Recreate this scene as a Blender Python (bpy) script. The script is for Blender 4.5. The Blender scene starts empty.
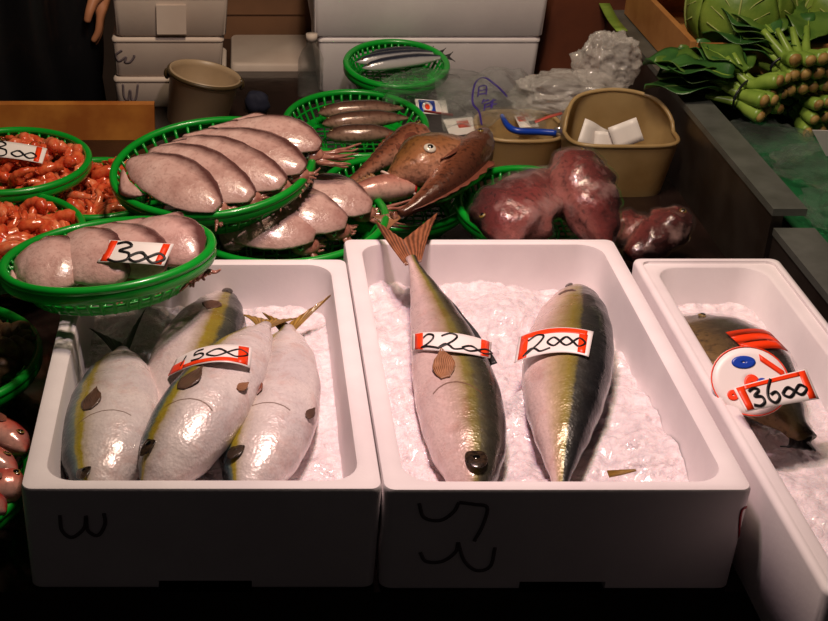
import bpy, bmesh, math, random
from mathutils import Vector, Matrix, noise
from mathutils.bvhtree import BVHTree
V = Vector
random.seed(7)
scn = bpy.context.scene
COL = scn.collection
# ------------------------------------------------------------------ camera
F, CX, CY, PITCH, CH = 1360.0, 235.0, 310.5, math.radians(28.6), 1.028
CAM = V((0, 0, CH))
cd = bpy.data.cameras.new('camera'); cam = bpy.data.objects.new('camera', cd); COL.objects.link(cam)
cam.location = CAM; cam.rotation_euler = (math.pi/2 - PITCH, 0, 0)
cd.sensor_width = 36; cd.lens = 36*F/828; cd.shift_x = (414-CX)/828; cd.clip_start = .02
scn.camera = cam
def ray(px, py):
    a = (px-CX)/F; b = (CY-py)/F
    return V((a, math.cos(PITCH)+b*math.sin(PITCH), -math.sin(PITCH)+b*math.cos(PITCH)))
def P(px, py, z=0.0):
    d = ray(px, py); k = (z-CH)/d.z
    return CAM + d*k
def PY(px, py, y):
    d = ray(px, py); return CAM + d*(y/d.y)
# ------------------------------------------------------------------ materials
def lin(c):
    return tuple(((v/255)/12.92 if v/255 <= .04045 else ((v/255+.055)/1.055)**2.4) for v in c)
class NT:
    def __init__(s, name):
        s.m = bpy.data.materials.new(name); s.m.use_nodes = True
        s.t = s.m.node_tree; s.n = s.t.nodes; s.b = s.n['Principled BSDF']
    def node(s, kind, **kw):
        n = s.n.new(kind)
        for k, v in kw.items():
            if k in n.inputs.keys(): n.inputs[k].default_value = v
            else: setattr(n, k, v)
        return n
    def link(s, a, b): s.t.links.new(a, b)
    def ramp(s, fac, stops, interp='LINEAR'):
        r = s.n.new('ShaderNodeValToRGB'); cr = r.color_ramp; cr.interpolation = interp
        while len(cr.elements) > 1: cr.elements.remove(cr.elements[-1])
        for i, (p, c) in enumerate(stops):
            e = cr.elements[0] if i == 0 else cr.elements.new(p)
            e.position = p; e.color = (*c, 1) if len(c) == 3 else c
        s.link(fac, r.inputs['Fac']); return r.outputs['Color']
    def noise(s, scale, detail=4, rough=.55, coord=None, dist=0):
        n = s.node('ShaderNodeTexNoise', Scale=scale, Detail=detail, Roughness=rough, Distortion=dist)
        if coord is None:
            if not hasattr(s, 'oc'): s.oc = s.node('ShaderNodeTexCoord').outputs['Object']
            coord = s.oc
        s.link(coord, n.inputs['Vector']); return n.outputs['Fac']
    def mix(s, fac, a, b, mode='MIX'):
        n = s.node('ShaderNodeMix', data_type='RGBA', blend_type=mode)
        for i, v in ((0, fac), (6, a), (7, b)):
            if hasattr(v, 'is_linked'): s.link(v, n.inputs[i])
            elif i == 0: n.inputs[0].default_value = v
            else: n.inputs[i].default_value = (*v, 1)
        return n.outputs[2]
    def math(s, op, a, b=0.0, c=None):
        n = s.node('ShaderNodeMath', operation=op)
        for i, v in ((0, a), (1, b), (2, c)):
            if v is None: continue
            if hasattr(v, 'is_linked'): s.link(v, n.inputs[i])
            else: n.inputs[i].default_value = v
        return n.outputs[0]
    def bump(s, h, strength=.3, dist=.002):
        n = s.node('ShaderNodeBump', Strength=strength, Distance=dist)
        s.link(h, n.inputs['Height']); s.link(n.outputs['Normal'], s.b.inputs['Normal'])
    def set(s, **kw):
        for k, v in kw.items():
            s.b.inputs[k.replace('_', ' ')].default_value = v
        return s
def simple(name, c, rough=.5, c2=None, scale=30, metal=0, bump=0, bscale=None, bdist=.001, coat=0, trans=0, alpha=1, sss=0, ior=1.45, contrast=(.35, .65)):
    t = NT(name)
    if c2 is None: t.b.inputs['Base Color'].default_value = (*lin(c), 1)
    else:
        col = t.ramp(t.noise(scale), [(contrast[0], lin(c)), (contrast[1], lin(c2))])
        t.link(col, t.b.inputs['Base Color'])
    t.set(Roughness=rough, Metallic=metal, Coat_Weight=coat, Transmission_Weight=trans, Alpha=alpha, IOR=ior)
    t.b.inputs['Coat Roughness'].default_value = .08
    if sss:
        t.b.inputs['Subsurface Weight'].default_value = sss
        t.b.inputs['Subsurface Radius'].default_value = (.02, .01, .008); t.b.inputs['Subsurface Scale'].default_value = .5
    if bump: t.bump(t.noise(bscale or scale, 5), bump, bdist)
    return t.m
M = {}
M['foam'] = simple('white_foam', (232, 224, 224), .55, (222, 213, 214), 9, bump=.25, bscale=220, bdist=.0006)
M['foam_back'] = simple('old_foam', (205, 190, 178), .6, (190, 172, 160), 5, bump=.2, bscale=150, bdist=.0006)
M['green'] = simple('green_plastic', (8, 158, 42), .33, (6, 140, 36), 8, coat=.3)
M['card'] = simple('white_card', (238, 230, 226), .4)
M['orange'] = simple('orange_print', (245, 62, 14), .4)
M['ink'] = simple('black_ink', (14, 12, 16), .45)
M['marker'] = simple('grey_marker', (104, 92, 96), .6)
M['red_marker'] = simple('red_marker', (150, 40, 52), .6)
M['ice'] = simple('crushed_ice', (240, 228, 230), .22, (214, 202, 206), 70, bump=.9, bscale=140, bdist=.004, sss=.25, coat=.4)
M['steel'] = simple('dull_steel', (92, 84, 78), .35, (70, 60, 54), 12, metal=.75, bump=.1, bscale=60)
M['steel_top'] = simple('steel_ledge', (120, 122, 116), .45, (96, 98, 92), 14, metal=.5, bump=.1, bscale=60)
M['counter'] = simple('wet_dark_counter', (40, 27, 24), .25, (22, 15, 14), 6, bump=.4, bscale=30, bdist=.003, coat=.3)
M['dark'] = simple('dark_surface', (24, 20, 20), .8, (16, 13, 13), 5)
M['wall'] = simple('dark_wall', (58, 44, 36), .85, (44, 34, 28), 4)
M['cardboard'] = simple('cardboard', (120, 84, 58), .8, (100, 70, 48), 6)
M['brownwood'] = simple('brown_wood', (104, 54, 32), .6, (84, 42, 26), 7)
M['plank'] = simple('wet_plank', (196, 128, 54), .45, (158, 90, 36), 9, bump=.15, bscale=40)
M['crate'] = simple('pale_crate_wood', (186, 132, 74), .6, (160, 104, 54), 9, bump=.15, bscale=40)
M['wood_edge'] = simple('crate_edge_wood', (214, 178, 120), .6)
M['black_eye'] = simple('eye_black', (8, 8, 9), .08, coat=1)
M['eye_white'] = simple('eye_ring', (226, 214, 200), .2, coat=1)
M['eye_gold'] = simple('eye_gold', (120, 98, 44), .2, coat=1)
M['dark_socket'] = simple('dark_eye_socket', (20, 15, 13), .25, (62, 48, 34), 170, coat=.5, bump=.5, bscale=200)
M['mouth_red'] = simple('mouth_red', (196, 28, 26), .2, (150, 30, 30), 80, coat=.8)
M['teeth'] = simple('pale_jaw', (226, 196, 186), .3)
M['fin_dark'] = simple('dark_fin', (92, 64, 50), .4, (54, 36, 30), 90, coat=.15)
M['fin_yellow'] = simple('yellow_fin', (168, 124, 40), .32, (112, 76, 26), 40, coat=.6)
M['fin_blue'] = simple('dusky_fin', (46, 44, 46), .3, (28, 26, 30), 40, coat=.6)
M['fin_tan'] = simple('tan_fin', (176, 108, 72), .32, (128, 78, 44), 50, coat=.6)
M['fin_brown'] = simple('brown_tail_fin', (150, 88, 58), .4, (96, 58, 38), 50, coat=.3)
M['fin_red'] = simple('red_fin', (128, 66, 48), .3, (92, 44, 34), 50, coat=.6)
M['tub'] = simple('yellowed_plastic', (206, 176, 124), .35, (172, 138, 88), 9, trans=.35)
M['tub_old'] = simple('yellowed_tray_plastic', (222, 190, 138), .35, (206, 172, 118), 9, trans=.5)
M['bucket'] = simple('milky_bucket', (190, 164, 132), .4, (176, 150, 118), 9, trans=.25)
M['wire'] = simple('bucket_handle', (66, 52, 30), .4)
M['blue'] = simple('blue_plastic', (22, 62, 170), .3)
M['blueprint'] = simple('violet_print', (60, 38, 130), .4)
M['bag'] = simple('milky_film', (244, 238, 232), .12, trans=.35, alpha=.42, ior=1.25, bump=.9, bscale=16, bdist=.012, coat=1)
M['clear'] = simple('clear_film', (236, 244, 238), .12, trans=.9, alpha=.30, ior=1.1, bump=.8, bscale=45, bdist=.006)
M['wrap'] = simple('cling_film', (255, 245, 245), .06, trans=.95, alpha=.22, ior=1.1, bump=.9, bscale=38, bdist=.006)
M['cloth_black'] = simple('black_rubber', (17, 17, 20), .38, (12, 12, 14), 4, coat=.1)
M['navy'] = simple('navy_cloth', (22, 24, 44), .8)
M['skin'] = simple('skin', (176, 118, 84), .5)
M['hair'] = simple('black_hair', (16, 14, 13), .5)
M['band'] = simple('dark_tie', (30, 30, 38), .3)
M['cord'] = simple('red_cord', (120, 24, 22), .4)
M['mat_green'] = simple('green_mat', (10, 96, 50), .6, (6, 78, 40), 30)
M['leaf'] = simple('leaf_green', (92, 124, 48), .38, (62, 96, 36), 26, bump=.3, bscale=60, bdist=.002)
M['leaf2'] = simple('leaf_deep', (60, 104, 46), .35, (40, 80, 36), 26, bump=.3, bscale=60, bdist=.002)
M['stalk'] = simple('stalk_green', (138, 166, 70), .35, (110, 142, 52), 30)
M['stalk_end'] = simple('stalk_end', (176, 146, 84), .5, (140, 104, 56), 60)
M['vein'] = simple('leaf_vein', (150, 160, 90), .5)
M['cabbage'] = simple('cabbage_leaf', (128, 150, 58), .45, (92, 122, 44), 14, bump=.35, bscale=40, bdist=.004)
M['redprint'] = simple('faded_red_print', (196, 84, 70), .5)
def finmat(name, a, b):
    t = NT(name); uv = t.node('ShaderNodeTexCoord').outputs['UV']; sp = t.node('ShaderNodeSeparateXYZ'); t.link(uv, sp.inputs[0])
    w = t.math('SINE', t.math('MULTIPLY_ADD', sp.outputs[1], 70.0, t.math('MULTIPLY', t.noise(60, 3), 5.0)))
    f = t.ramp(t.math('MULTIPLY_ADD', w, .25, t.noise(55, 4)), [(.25, lin(a)), (.8, lin(b))]); t.link(f, t.b.inputs['Base Color'])
    t.set(Roughness=.4, Coat_Weight=.2); t.bump(w, .3, .0008); return t.m
M['fin_dark'] = finmat('dark_fin', (52, 34, 28), (112, 80, 60))
M['fin_tan'] = finmat('tan_fin', (112, 74, 46), (176, 124, 88))
M['fin_red'] = finmat('red_fin', (84, 42, 34), (146, 84, 64))
M['fin_yellow'] = finmat('yellow_fin', (104, 74, 26), (166, 128, 52))
M['fin_brown'] = finmat('brown_tail_fin', (92, 56, 36), (156, 98, 66))
M['fin_blue'] = finmat('dusky_fin', (24, 24, 26), (58, 56, 58))
def fishmat(name, stops, u_stops=None, gill=None, metal=.25, rough=.22, spot=0, nscale=40, bumps=.12, tint=0, patch=0):
    t = NT(name)
    uv = t.node('ShaderNodeTexCoord').outputs['UV']
    sp = t.node('ShaderNodeSeparateXYZ'); t.link(uv, sp.inputs[0])
    u, v = sp.outputs[0], sp.outputs[1]
    nz = t.noise(26, 4)
    vv = t.math('ADD', v, t.math('ADD', t.math('MULTIPLY_ADD', nz, .09, -.045), t.math('MULTIPLY_ADD', t.noise(150, 3), .06, -.03)))
    c = t.ramp(vv, [(p, lin(k)) for p, k in stops])
    if tint:
        f = t.ramp(t.noise(13, 5, .65), [(.40, (0, 0, 0)), (.62, (tint,)*3)]); c = t.mix(f, c, lin((206, 206, 216)), 'MULTIPLY')
        f = t.ramp(t.noise(31, 5, .7, dist=.6), [(.5, (0, 0, 0)), (.66, (tint*.8,)*3)]); c = t.mix(f, c, lin((232, 190, 178)), 'MULTIPLY')
        f = t.ramp(t.noise(210, 3, .7), [(.52, (0, 0, 0)), (.70, (tint*.35,)*3)]); c = t.mix(f, c, lin((150, 132, 122)), 'MULTIPLY')
    if u_stops:   # head tint
        f = t.ramp(u, u_stops[0]); c = t.mix(f, c, lin(u_stops[1]))
    if spot:
        f = t.ramp(t.noise(nscale*3, 3), [(.5, (0, 0, 0)), (.68, (spot,)*3)]); c = t.mix(f, c, lin((40, 22, 18)))
    if patch:
        f = t.ramp(t.noise(20, 4), [(.52, (0, 0, 0)), (.66, (patch,)*3)]); c = t.mix(f, c, lin((158, 128, 122)))
    if gill:
        # curved gill-cover line
        w = t.math('SUBTRACT', v, .42)
        g = t.math('ADD', gill, t.math('MULTIPLY', t.math('MULTIPLY', w, w), -.45))
        dlt = t.math('ABSOLUTE', t.math('SUBTRACT', u, g))
        inr = t.math('LESS_THAN', t.math('ABSOLUTE', t.math('SUBTRACT', v, .48)), .27)
        ln = t.math('MULTIPLY', t.math('LESS_THAN', dlt, .003), inr)
        c = t.mix(t.math('MULTIPLY', ln, .8), c, lin((104, 74, 56)))
    t.link(c, t.b.inputs['Base Color'])
    t.set(Roughness=rough, Metallic=metal, Coat_Weight=.4); t.b.inputs['Coat Roughness'].default_value = .1
    if tint:
        vo = t.node('ShaderNodeTexVoronoi', Scale=260.0); t.link(t.oc, vo.inputs['Vector'])
        h = t.math('ADD', t.math('MULTIPLY', t.noise(34, 4), 2.2), t.math('MULTIPLY', vo.outputs['Distance'], .25)); t.bump(h, .35, .004)
        t.link(t.math('MULTIPLY_ADD', t.noise(48, 4), .55, .06), t.b.inputs['Roughness'])
    else: t.bump(t.noise(nscale*4, 4), bumps, .003)
    return t.m
YT = [(0, (232, 220, 216)), (.42, (226, 214, 210)), (.55, (206, 194, 188)), (.66, (186, 172, 150)), (.70, (158, 142, 40)), (.77, (146, 132, 44)), (.80, (96, 112, 100)), (.86, (58, 78, 84)), (.93, (36, 44, 48)), (1, (24, 28, 32))]
M['yellowtail'] = fishmat('yellowtail_skin', YT, gill=.41, metal=.12, rough=.36, tint=.45)
M['yellowtail_far'] = fishmat('yellowtail_skin', [(0, (226, 208, 204)), (.45, (212, 196, 192)), (.56, (178, 160, 140)), (.62, (150, 132, 44)), (.72, (138, 124, 46)), (.77, (72, 74, 62)), (.9, (40, 42, 40)), (1, (24, 26, 26))], gill=.18, metal=.12, rough=.36, tint=.45)
YT2 = [(0, (226, 202, 198)), (.30, (216, 188, 182)), (.44, (186, 160, 146)), (.55, (160, 138, 104)), (.60, (128, 116, 56)), (.67, (112, 106, 54)), (.71, (92, 88, 62)), (.80, (62, 60, 48)), (1, (26, 28, 26))]
M['yellowtail_large'] = fishmat('large_yellowtail_skin', YT2, gill=.35, metal=.12, rough=.34, tint=.45)
M['yellowtail_wide'] = fishmat('large_yellowtail_skin', [(0, (230, 204, 200)), (.30, (220, 192, 184)), (.46, (186, 162, 128)), (.56, (150, 132, 80)), (.62, (136, 122, 54)), (.69, (114, 106, 54)), (.73, (58, 58, 52)), (.85, (40, 41, 40)), (1, (22, 24, 26))], gill=.095, metal=.12, rough=.34, tint=.45)
M['rock'] = fishmat('brown_rockfish_skin', [(0, (190, 138, 116)), (.3, (150, 92, 70)), (.6, (112, 64, 44)), (1, (70, 40, 30))], spot=.7, metal=.05, rough=.25, bumps=.5)
M['rock_olive'] = fishmat('olive_rockfish_skin', [(0, (196, 140, 116)), (.35, (168, 110, 74)), (.65, (126, 84, 44)), (1, (84, 48, 30))], spot=.5, metal=.05, rough=.25, bumps=.5)
M['rock_dark'] = fishmat('dark_red_fish_skin', [(0, (150, 92, 84)), (.3, (118, 52, 48)), (.65, (84, 32, 30)), (1, (54, 22, 22))], spot=.6, patch=.7, metal=.05, rough=.25, bumps=.5)  # patch paints pale cling film reflections into the skin colour
M['saury'] = fishmat('saury_skin', [(0, (220, 214, 210)), (.5, (170, 168, 172)), (.62, (52, 56, 70)), (1, (22, 26, 36))])
M['redfish'] = fishmat('red_fish_skin', [(0, (226, 176, 160)), (.4, (206, 112, 96)), (.7, (160, 46, 40)), (1, (110, 28, 28))], spot=.3, patch=.5, metal=.1)
M['pinkfish'] = fishmat('pink_fish_skin', [(0, (226, 186, 172)), (.4, (200, 138, 124)), (.7, (158, 96, 82)), (1, (110, 64, 54))], spot=.3, metal=.05)
M['brownfish'] = fishmat('brown_goby_skin', [(0, (176, 140, 122)), (.4, (104, 72, 60)), (.7, (62, 42, 36)), (1, (36, 26, 24))], spot=.5, metal=.1)
M['bream'] = fishmat('olive_fish_skin', [(0, (190, 160, 120)), (.35, (112, 90, 52)), (.6, (64, 56, 38)), (.8, (38, 37, 31)), (1, (22, 22, 21))], spot=.6, metal=.15)
def squidmat():
    t = NT('squid_skin')
    n1 = t.noise(18, 4); n2 = t.noise(170, 3)
    c = t.ramp(n1, [(.3, lin((230, 194, 186))), (.52, lin((212, 170, 162))), (.72, lin((176, 130, 122)))])
    f = t.ramp(n2, [(.52, (0, 0, 0)), (.74, (.35, .35, .35))]); c = t.mix(f, c, lin((120, 66, 60)))
    uv = t.node('ShaderNodeTexCoord').outputs['UV']; sp = t.node('ShaderNodeSeparateXYZ'); t.link(uv, sp.inputs[0])
    f2 = t.ramp(t.math('MULTIPLY_ADD', t.noise(30, 3), .25, t.math('SUBTRACT', sp.outputs[1], .42)), [(.40, (0, 0, 0)), (.58, (.95, .95, .95))]); c = t.mix(f2, c, lin((84, 46, 44)))  # far edge browned, painting in the dark crevice between overlapping squid
    t.link(c, t.b.inputs['Base Color']); t.set(Roughness=.26, Coat_Weight=.6); t.b.inputs['Coat Roughness'].default_value = .12
    t.bump(t.noise(55, 5, .65), .6, .004); return t.m
M['squid'] = squidmat()
M['squid_arm'] = simple('squid_arm', (178, 124, 108), .25, (140, 84, 72), 80, coat=.6)
M['shrimp'] = simple('shrimp_shell', (230, 112, 66), .25, (196, 62, 34), 90, coat=.6)
M['shrimp_pale'] = simple('pale_shrimp_shell', (236, 142, 98), .25, (212, 86, 50), 90, coat=.6)
M['silver'] = simple('silver_eye', (196, 190, 186), .12, metal=.8)
# ------------------------------------------------------------------ mesh builder
class MB:
    def __init__(s): s.v = []; s.f = []; s.uv = []; s.mi = []; s.cur = 0
    def add(s, p, uv=(0, 0)): s.v.append(V(p)); s.uv.append(uv); return len(s.v)-1
    def face(s, ids): s.f.append(tuple(ids)); s.mi.append(s.cur)
    def grid(s, rows, wrap=False, cap0=False, cap1=False, uvs=None):
        idx = [[s.add(p, uvs[i][j] if uvs else (i/max(1, len(rows)-1), j/max(1, len(r)-1))) for j, p in enumerate(r)] for i, r in enumerate(rows)]
        m = len(rows[0])
        for i in range(len(rows)-1):
            for j in range(m if wrap else m-1):
                k = (j+1) % m
                s.face((idx[i][j], idx[i+1][j], idx[i+1][k], idx[i][k]))
        if cap0: s.face(idx[0])
        if cap1: s.face(idx[-1][::-1])
        return idx
    def tube(s, pts, r, n=8, cap=True, flat=1.0, up=None):
        pts = [V(p) for p in pts]; N = len(pts)
        rr = r if callable(r) else (lambda a: r)
        rows = []; prev = None
        for i, p in enumerate(pts):
            t = (pts[min(i+1, N-1)]-pts[max(i-1, 0)]).normalized()
            a = (V(up) if up else prev if prev else (V((0, 0, 1)) if abs(t.z) < .9 else V((1, 0, 0))))
            a = (a - t*a.dot(t)).normalized(); prev = a; b = t.cross(a)
            R = rr(i/max(1, N-1))
            rows.append([p+a*math.cos(k*2*math.pi/n)*R*flat+b*math.sin(k*2*math.pi/n)*R for k in range(n)])
        s.grid(rows, True, cap, cap)
    def loop(s, pts, r, n=8):   # closed tube
        N = len(pts); rows = []
        c = sum((V(p) for p in pts), V())/N
        for i in range(N+1):
            p = V(pts[i % N]); t = (V(pts[(i+1) % N])-V(pts[(i-1) % N])).normalized()
            a = V((0, 0, 1)); a = (a-t*a.dot(t)).normalized(); b = t.cross(a)
            rx, rz = r if isinstance(r, tuple) else (r, r)
            rows.append([p+a*math.cos(k*2*math.pi/n)*rz+b*math.sin(k*2*math.pi/n)*rx for k in range(n)])
        s.grid(rows, True)
    def box(s, a, b, rot=None, org=None):
        c = [(x, y, z) for x in (a[0], b[0]) for y in (a[1], b[1]) for z in (a[2], b[2])]
        if rot: c = [tuple(V(org)+rot@(V(q)-V(org))) for q in c]
        i = [s.add(q) for q in c]
        for f in ((0, 1, 3, 2), (4, 6, 7, 5), (0, 4, 5, 1), (2, 3, 7, 6), (0, 2, 6, 4), (1, 5, 7, 3)): s.face([i[k] for k in f])
    def ell(s, c, r, n=14, m=8, mat=None):
        rows = []
        for i in range(m+1):
            th = math.pi*i/m
            rows.append([V(c)+(mat or Matrix.Identity(3))@V((r[0]*math.sin(th)*math.cos(a), r[1]*math.sin(th)*math.sin(a), r[2]*math.cos(th))) for a in [k*2*math.pi/n for k in range(n)]])
        s.grid(rows, True)
    def sheet(s, rows, th):     # closed thin slab from a grid of points
        R, C = len(rows), len(rows[0]); nr = []
        for i in range(R):
            q = []
            for j in range(C):
                a = rows[min(i+1, R-1)][j]-rows[max(i-1, 0)][j]; b = rows[i][min(j+1, C-1)]-rows[i][max(j-1, 0)]
                n = a.cross(b); q.append(n.normalized() if n.length > 1e-12 else V((0, 0, 1)))
            nr.append(q)
        A = s.grid([[rows[i][j]+nr[i][j]*th/2 for j in range(C)] for i in range(R)])
        B = s.grid([[rows[i][j]-nr[i][j]*th/2 for j in range(C)] for i in range(R)])
        f0 = len(s.f)
        per = [(0, j) for j in range(C)]+[(i, C-1) for i in range(1, R)]+[(R-1, j) for j in range(C-2, -1, -1)]+[(i, 0) for i in range(R-2, 0, -1)]
        for k in range(len(per)):
            a, b = per[k], per[(k+1) % len(per)]
            s.face((A[a[0]][a[1]], A[b[0]][b[1]], B[b[0]][b[1]], B[a[0]][a[1]]))
    def build(s, name, mats, parent=None, smooth=True, recalc=True, origin=None, angle=None):
        me = bpy.data.meshes.new(name)
        off = V(origin) if origin is not None else V()
        vs = s.v
        if parent is not None and origin is None:
            inv = wm(parent).inverted(); vs = [inv@v for v in vs]
        elif origin is not None: vs = [v-off for v in vs]
        me.from_pydata([tuple(v) for v in vs], [], s.f)
        if not isinstance(mats, (list, tuple)): mats = [mats]
        for m in mats: me.materials.append(M[m])
        ul = me.uv_layers.new(name='UVMap')
        for l in me.loops: ul.data[l.index].uv = s.uv[l.vertex_index]
        for p, k in zip(me.polygons, s.mi): p.material_index = k; p.use_smooth = smooth
        if recalc:
            bm = bmesh.new(); bm.from_mesh(me); bmesh.ops.remove_doubles(bm, verts=bm.verts, dist=1e-6)
            bmesh.ops.recalc_face_normals(bm, faces=bm.faces); bm.to_mesh(me); bm.free()
        if smooth and angle: me.set_sharp_from_angle(angle=math.radians(angle))
        o = bpy.data.objects.new(name, me); COL.objects.link(o)
        if parent is not None: o.parent = parent
        if origin is not None: o.location = off
        return o
_wm = {}
def wm(o):
    m = o.matrix_basis.copy()
    return wm(o.parent)@m if o.parent else m
def tag(o, label, cat, group=None, kind=None):
    if kind: o['kind'] = kind
    if label: o['label'] = label
    if cat: o['category'] = cat
    if group: o['group'] = group
    return o
def thing(name, label, cat, loc, rot=(0, 0, 0), group=None):
    o = bpy.data.objects.new(name, None); COL.objects.link(o); o.empty_display_size = .02
    o.location = loc; o.rotation_euler = rot
    return tag(o, label, cat, group)
def struct(name, mb, mat, smooth=False):
    o = mb.build(name, mat, smooth=smooth); o['kind'] = 'structure'; return o
def dup(root, loc, rot, label=None, group=None, scale=None):
    r = root.copy(); COL.objects.link(r); r.location = loc; r.rotation_euler = rot
    if scale: r.scale = (scale,)*3
    if label: r['label'] = label
    if group: r['group'] = group
    for ch in list(root.children):
        c = ch.copy(); COL.objects.link(c); c.parent = r
        for g in list(ch.children):
            d = g.copy(); COL.objects.link(d); d.parent = c
    return r
def bvh(*objs):
    vs = []; fs = []
    for o in objs:
        m = wm(o); k = len(vs)
        vs += [m@v.co for v in o.data.vertices]; fs += [[i+k for i in p.vertices] for p in o.data.polygons]
    return BVHTree.FromPolygons(vs, fs)
def interp(tab, x):
    for (a, fa), (b, fb) in zip(tab, tab[1:]):
        if x <= b:
            t = (x-a)/(b-a); t = t*t*(3-2*t)*.5+t*.5
            return fa+(fb-fa)*t
    return tab[-1][1]
def lerp(a, b, t): return a+(b-a)*t
def spline(pts, n):
    pts = [V(p) for p in pts]; out = []
    q = [pts[0]*2-pts[1]]+pts+[pts[-1]*2-pts[-2]]
    for i in range(len(pts)-1):
        for k in range(n):
            t = k/n; a, b, c, d = q[i:i+4]
            out.append(.5*((2*b)+(c-a)*t+(2*a-5*b+4*c-d)*t*t+(3*b-a-3*c+d)*t**3))
    return out+[pts[-1]]
# ------------------------------------------------------------------ generators
PROF_YT = [(0, .06), (.02, .24), (.05, .42), (.10, .62), (.18, .83), (.28, .96), (.38, 1.0), (.5, .96), (.62, .82), (.74, .60), (.85, .36), (.93, .19), (.97, .14), (1, .15)]
PROF_ROCK = [(0, .10), (.03, .34), (.08, .55), (.16, .82), (.25, .98), (.34, 1.0), (.48, .86), (.62, .64), (.75, .44), (.86, .29), (.94, .23), (1, .24)]
PROF_SLIM = [(0, .05), (.04, .4), (.12, .75), (.25, .95), (.45, 1.0), (.65, .92), (.8, .66), (.92, .32), (1, .18)]
PROF_BREAM = [(0, .10), (.04, .4), (.1, .66), (.2, .92), (.34, 1.0), (.5, .94), (.66, .74), (.8, .44), (.92, .22), (1, .2)]
class Fish:
    def __init__(s, name, label, cat, pts, D, W, dorsal, roll, mat, prof=PROF_YT, group=None, NU=44, NV=28, up=(0, 0, 1), uv_shift=0, lump=0, tipcap=True):
        s.D, s.W = D, W; p0, p1, p2 = [V(p) for p in pts]; s.prof = prof
        s.pos = lambda u: p0*(2*(u-.5)*(u-1))+p1*(-4*u*(u-1))+p2*(2*u*(u-.5))
        s.dor = V(dorsal); s.roll = math.radians(roll); s.up = V(up)
        s.lump = lump
        s.root = thing(name, label, cat, s.pos(.45), group=group)
        mb = MB(); rows = []; uvs = []
        for i in range(NU+1):
            u = i/NU; u = u**1.35
            rows.append([s.S(u, 2*math.pi*j/NV) for j in range(NV)])
            uvs.append([(u, .5+.5*math.cos(2*math.pi*j/NV)) for j in range(NV)])
        mb.grid(rows, True, True, True, uvs)
        s.body = mb.build('body', mat, s.root)
    def frame(s, u):
        e = .01; t = (s.pos(min(1, u+e))-s.pos(max(0, u-e))).normalized()
        n = (s.up-t*s.up.dot(t)).normalized(); d = n.cross(t)
        if d.dot(s.dor) < 0: d = -d
        c, q = math.cos(s.roll), math.sin(s.roll)
        return t, n*c+d*q*-1, d*c+n*q     # positive roll turns the back towards up
    def S(s, u, th):
        t, n, d = s.frame(u); f = interp(s.prof, u)
        c, q = math.cos(th), math.sin(th)
        sg = lambda x, p: math.copysign(abs(x)**p, x)
        fw = f**.9 if u < .8 else f
        k = 1+s.lump*noise.noise(V((u*7, c*2, q*2+s.D*50)))
        return s.pos(u)+d*(s.D*.5*f*sg(c, .95)*k)+n*(s.W*.5*fw*sg(q, .92)*k)
    def at(s, u, v):       # v -1 belly .. 1 back on the upper flank
        return s.S(u, math.acos(max(-1, min(1, v))))
    def eye(s, u, v, r, ring='eye_gold', side=1, depth=.35, label=None, pupil=.62, long=1, hgt=1):
        th = math.acos(v)*side
        p = s.S(u, th); t, n, d = s.frame(u); out = (p-s.pos(u)).normalized()*.5+n*side*.5; out.normalize()
        q = out.to_track_quat('Z', 'Y').to_matrix()
        q = Matrix((t, out.cross(t).normalized(), out)).transposed() if long != 1 else q
        mb = MB(); mb.ell(p+out*r*.02, (r*long, r, r*.45*hgt), 18, 10, q); e = mb.build('eye', ring, s.root)
        mb = MB(); mb.ell(p+out*r*.28*hgt, (r*pupil, r*pupil, r*.34*hgt), 16, 8, q); mb.build('pupil', 'black_eye', e)
        return e
    def fan(s, name, mat, u, v, ang, L, Wd, lift=.12, th=.0007, label=None, curl=0.0, round_=.5, side=1):
        p = s.S(u, math.acos(v)*side); t, n, d = s.frame(u)
        out = (p-s.pos(u)).normalized(); out = (out+n*side).normalized()
        a = math.radians(ang); dr = t*math.cos(a)+d*math.sin(a); dr = (dr-out*dr.dot(out)).normalized(); w = out.cross(dr)
        rows = []
        for i in range(17):
            x = i/16; wd = Wd*.5*interp([(0, .4), (.25, .85), (.45, 1), (.7, .78), (.9, .34), (1, .08)], x)
            rows.append([p+out*(.001+lift*L*x*(1-curl*x))+dr*L*x*(1-.12*abs(y)**2)+w*wd*y+out*(.0005*(1 if (k % 2) else -1)*x) for k, y in enumerate([q/4-1 for q in range(9)])])
        mb = MB(); mb.sheet(rows, th); o = mb.build(name, mat, s.root)
        if label: o['label'] = label
        return o
    def ridge(s, name, mat, u0, u1, H, dors=1, shape=None, spiky=0, th=.0012, lean=.3, side_lean=0):
        rows = []; N = 36
        for i in range(N+1):
            x = i/N; u = lerp(u0, u1, x); t, n, d = s.frame(u)
            b = s.S(u, 0 if dors > 0 else math.pi); h = H*(shape(x) if shape else (1-x)**.8)
            if spiky: h *= 1-spiky*(abs((i % 4)-2)/2)
            dd = d*dors+n*side_lean
            rows.append([b-d*dors*.002+dd*(h*q)+t*(lean*h*q) for q in (0, .25, .5, .75, 1)])
        mb = MB(); mb.sheet(rows, th); return mb.build(name, mat, s.root)
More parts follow.
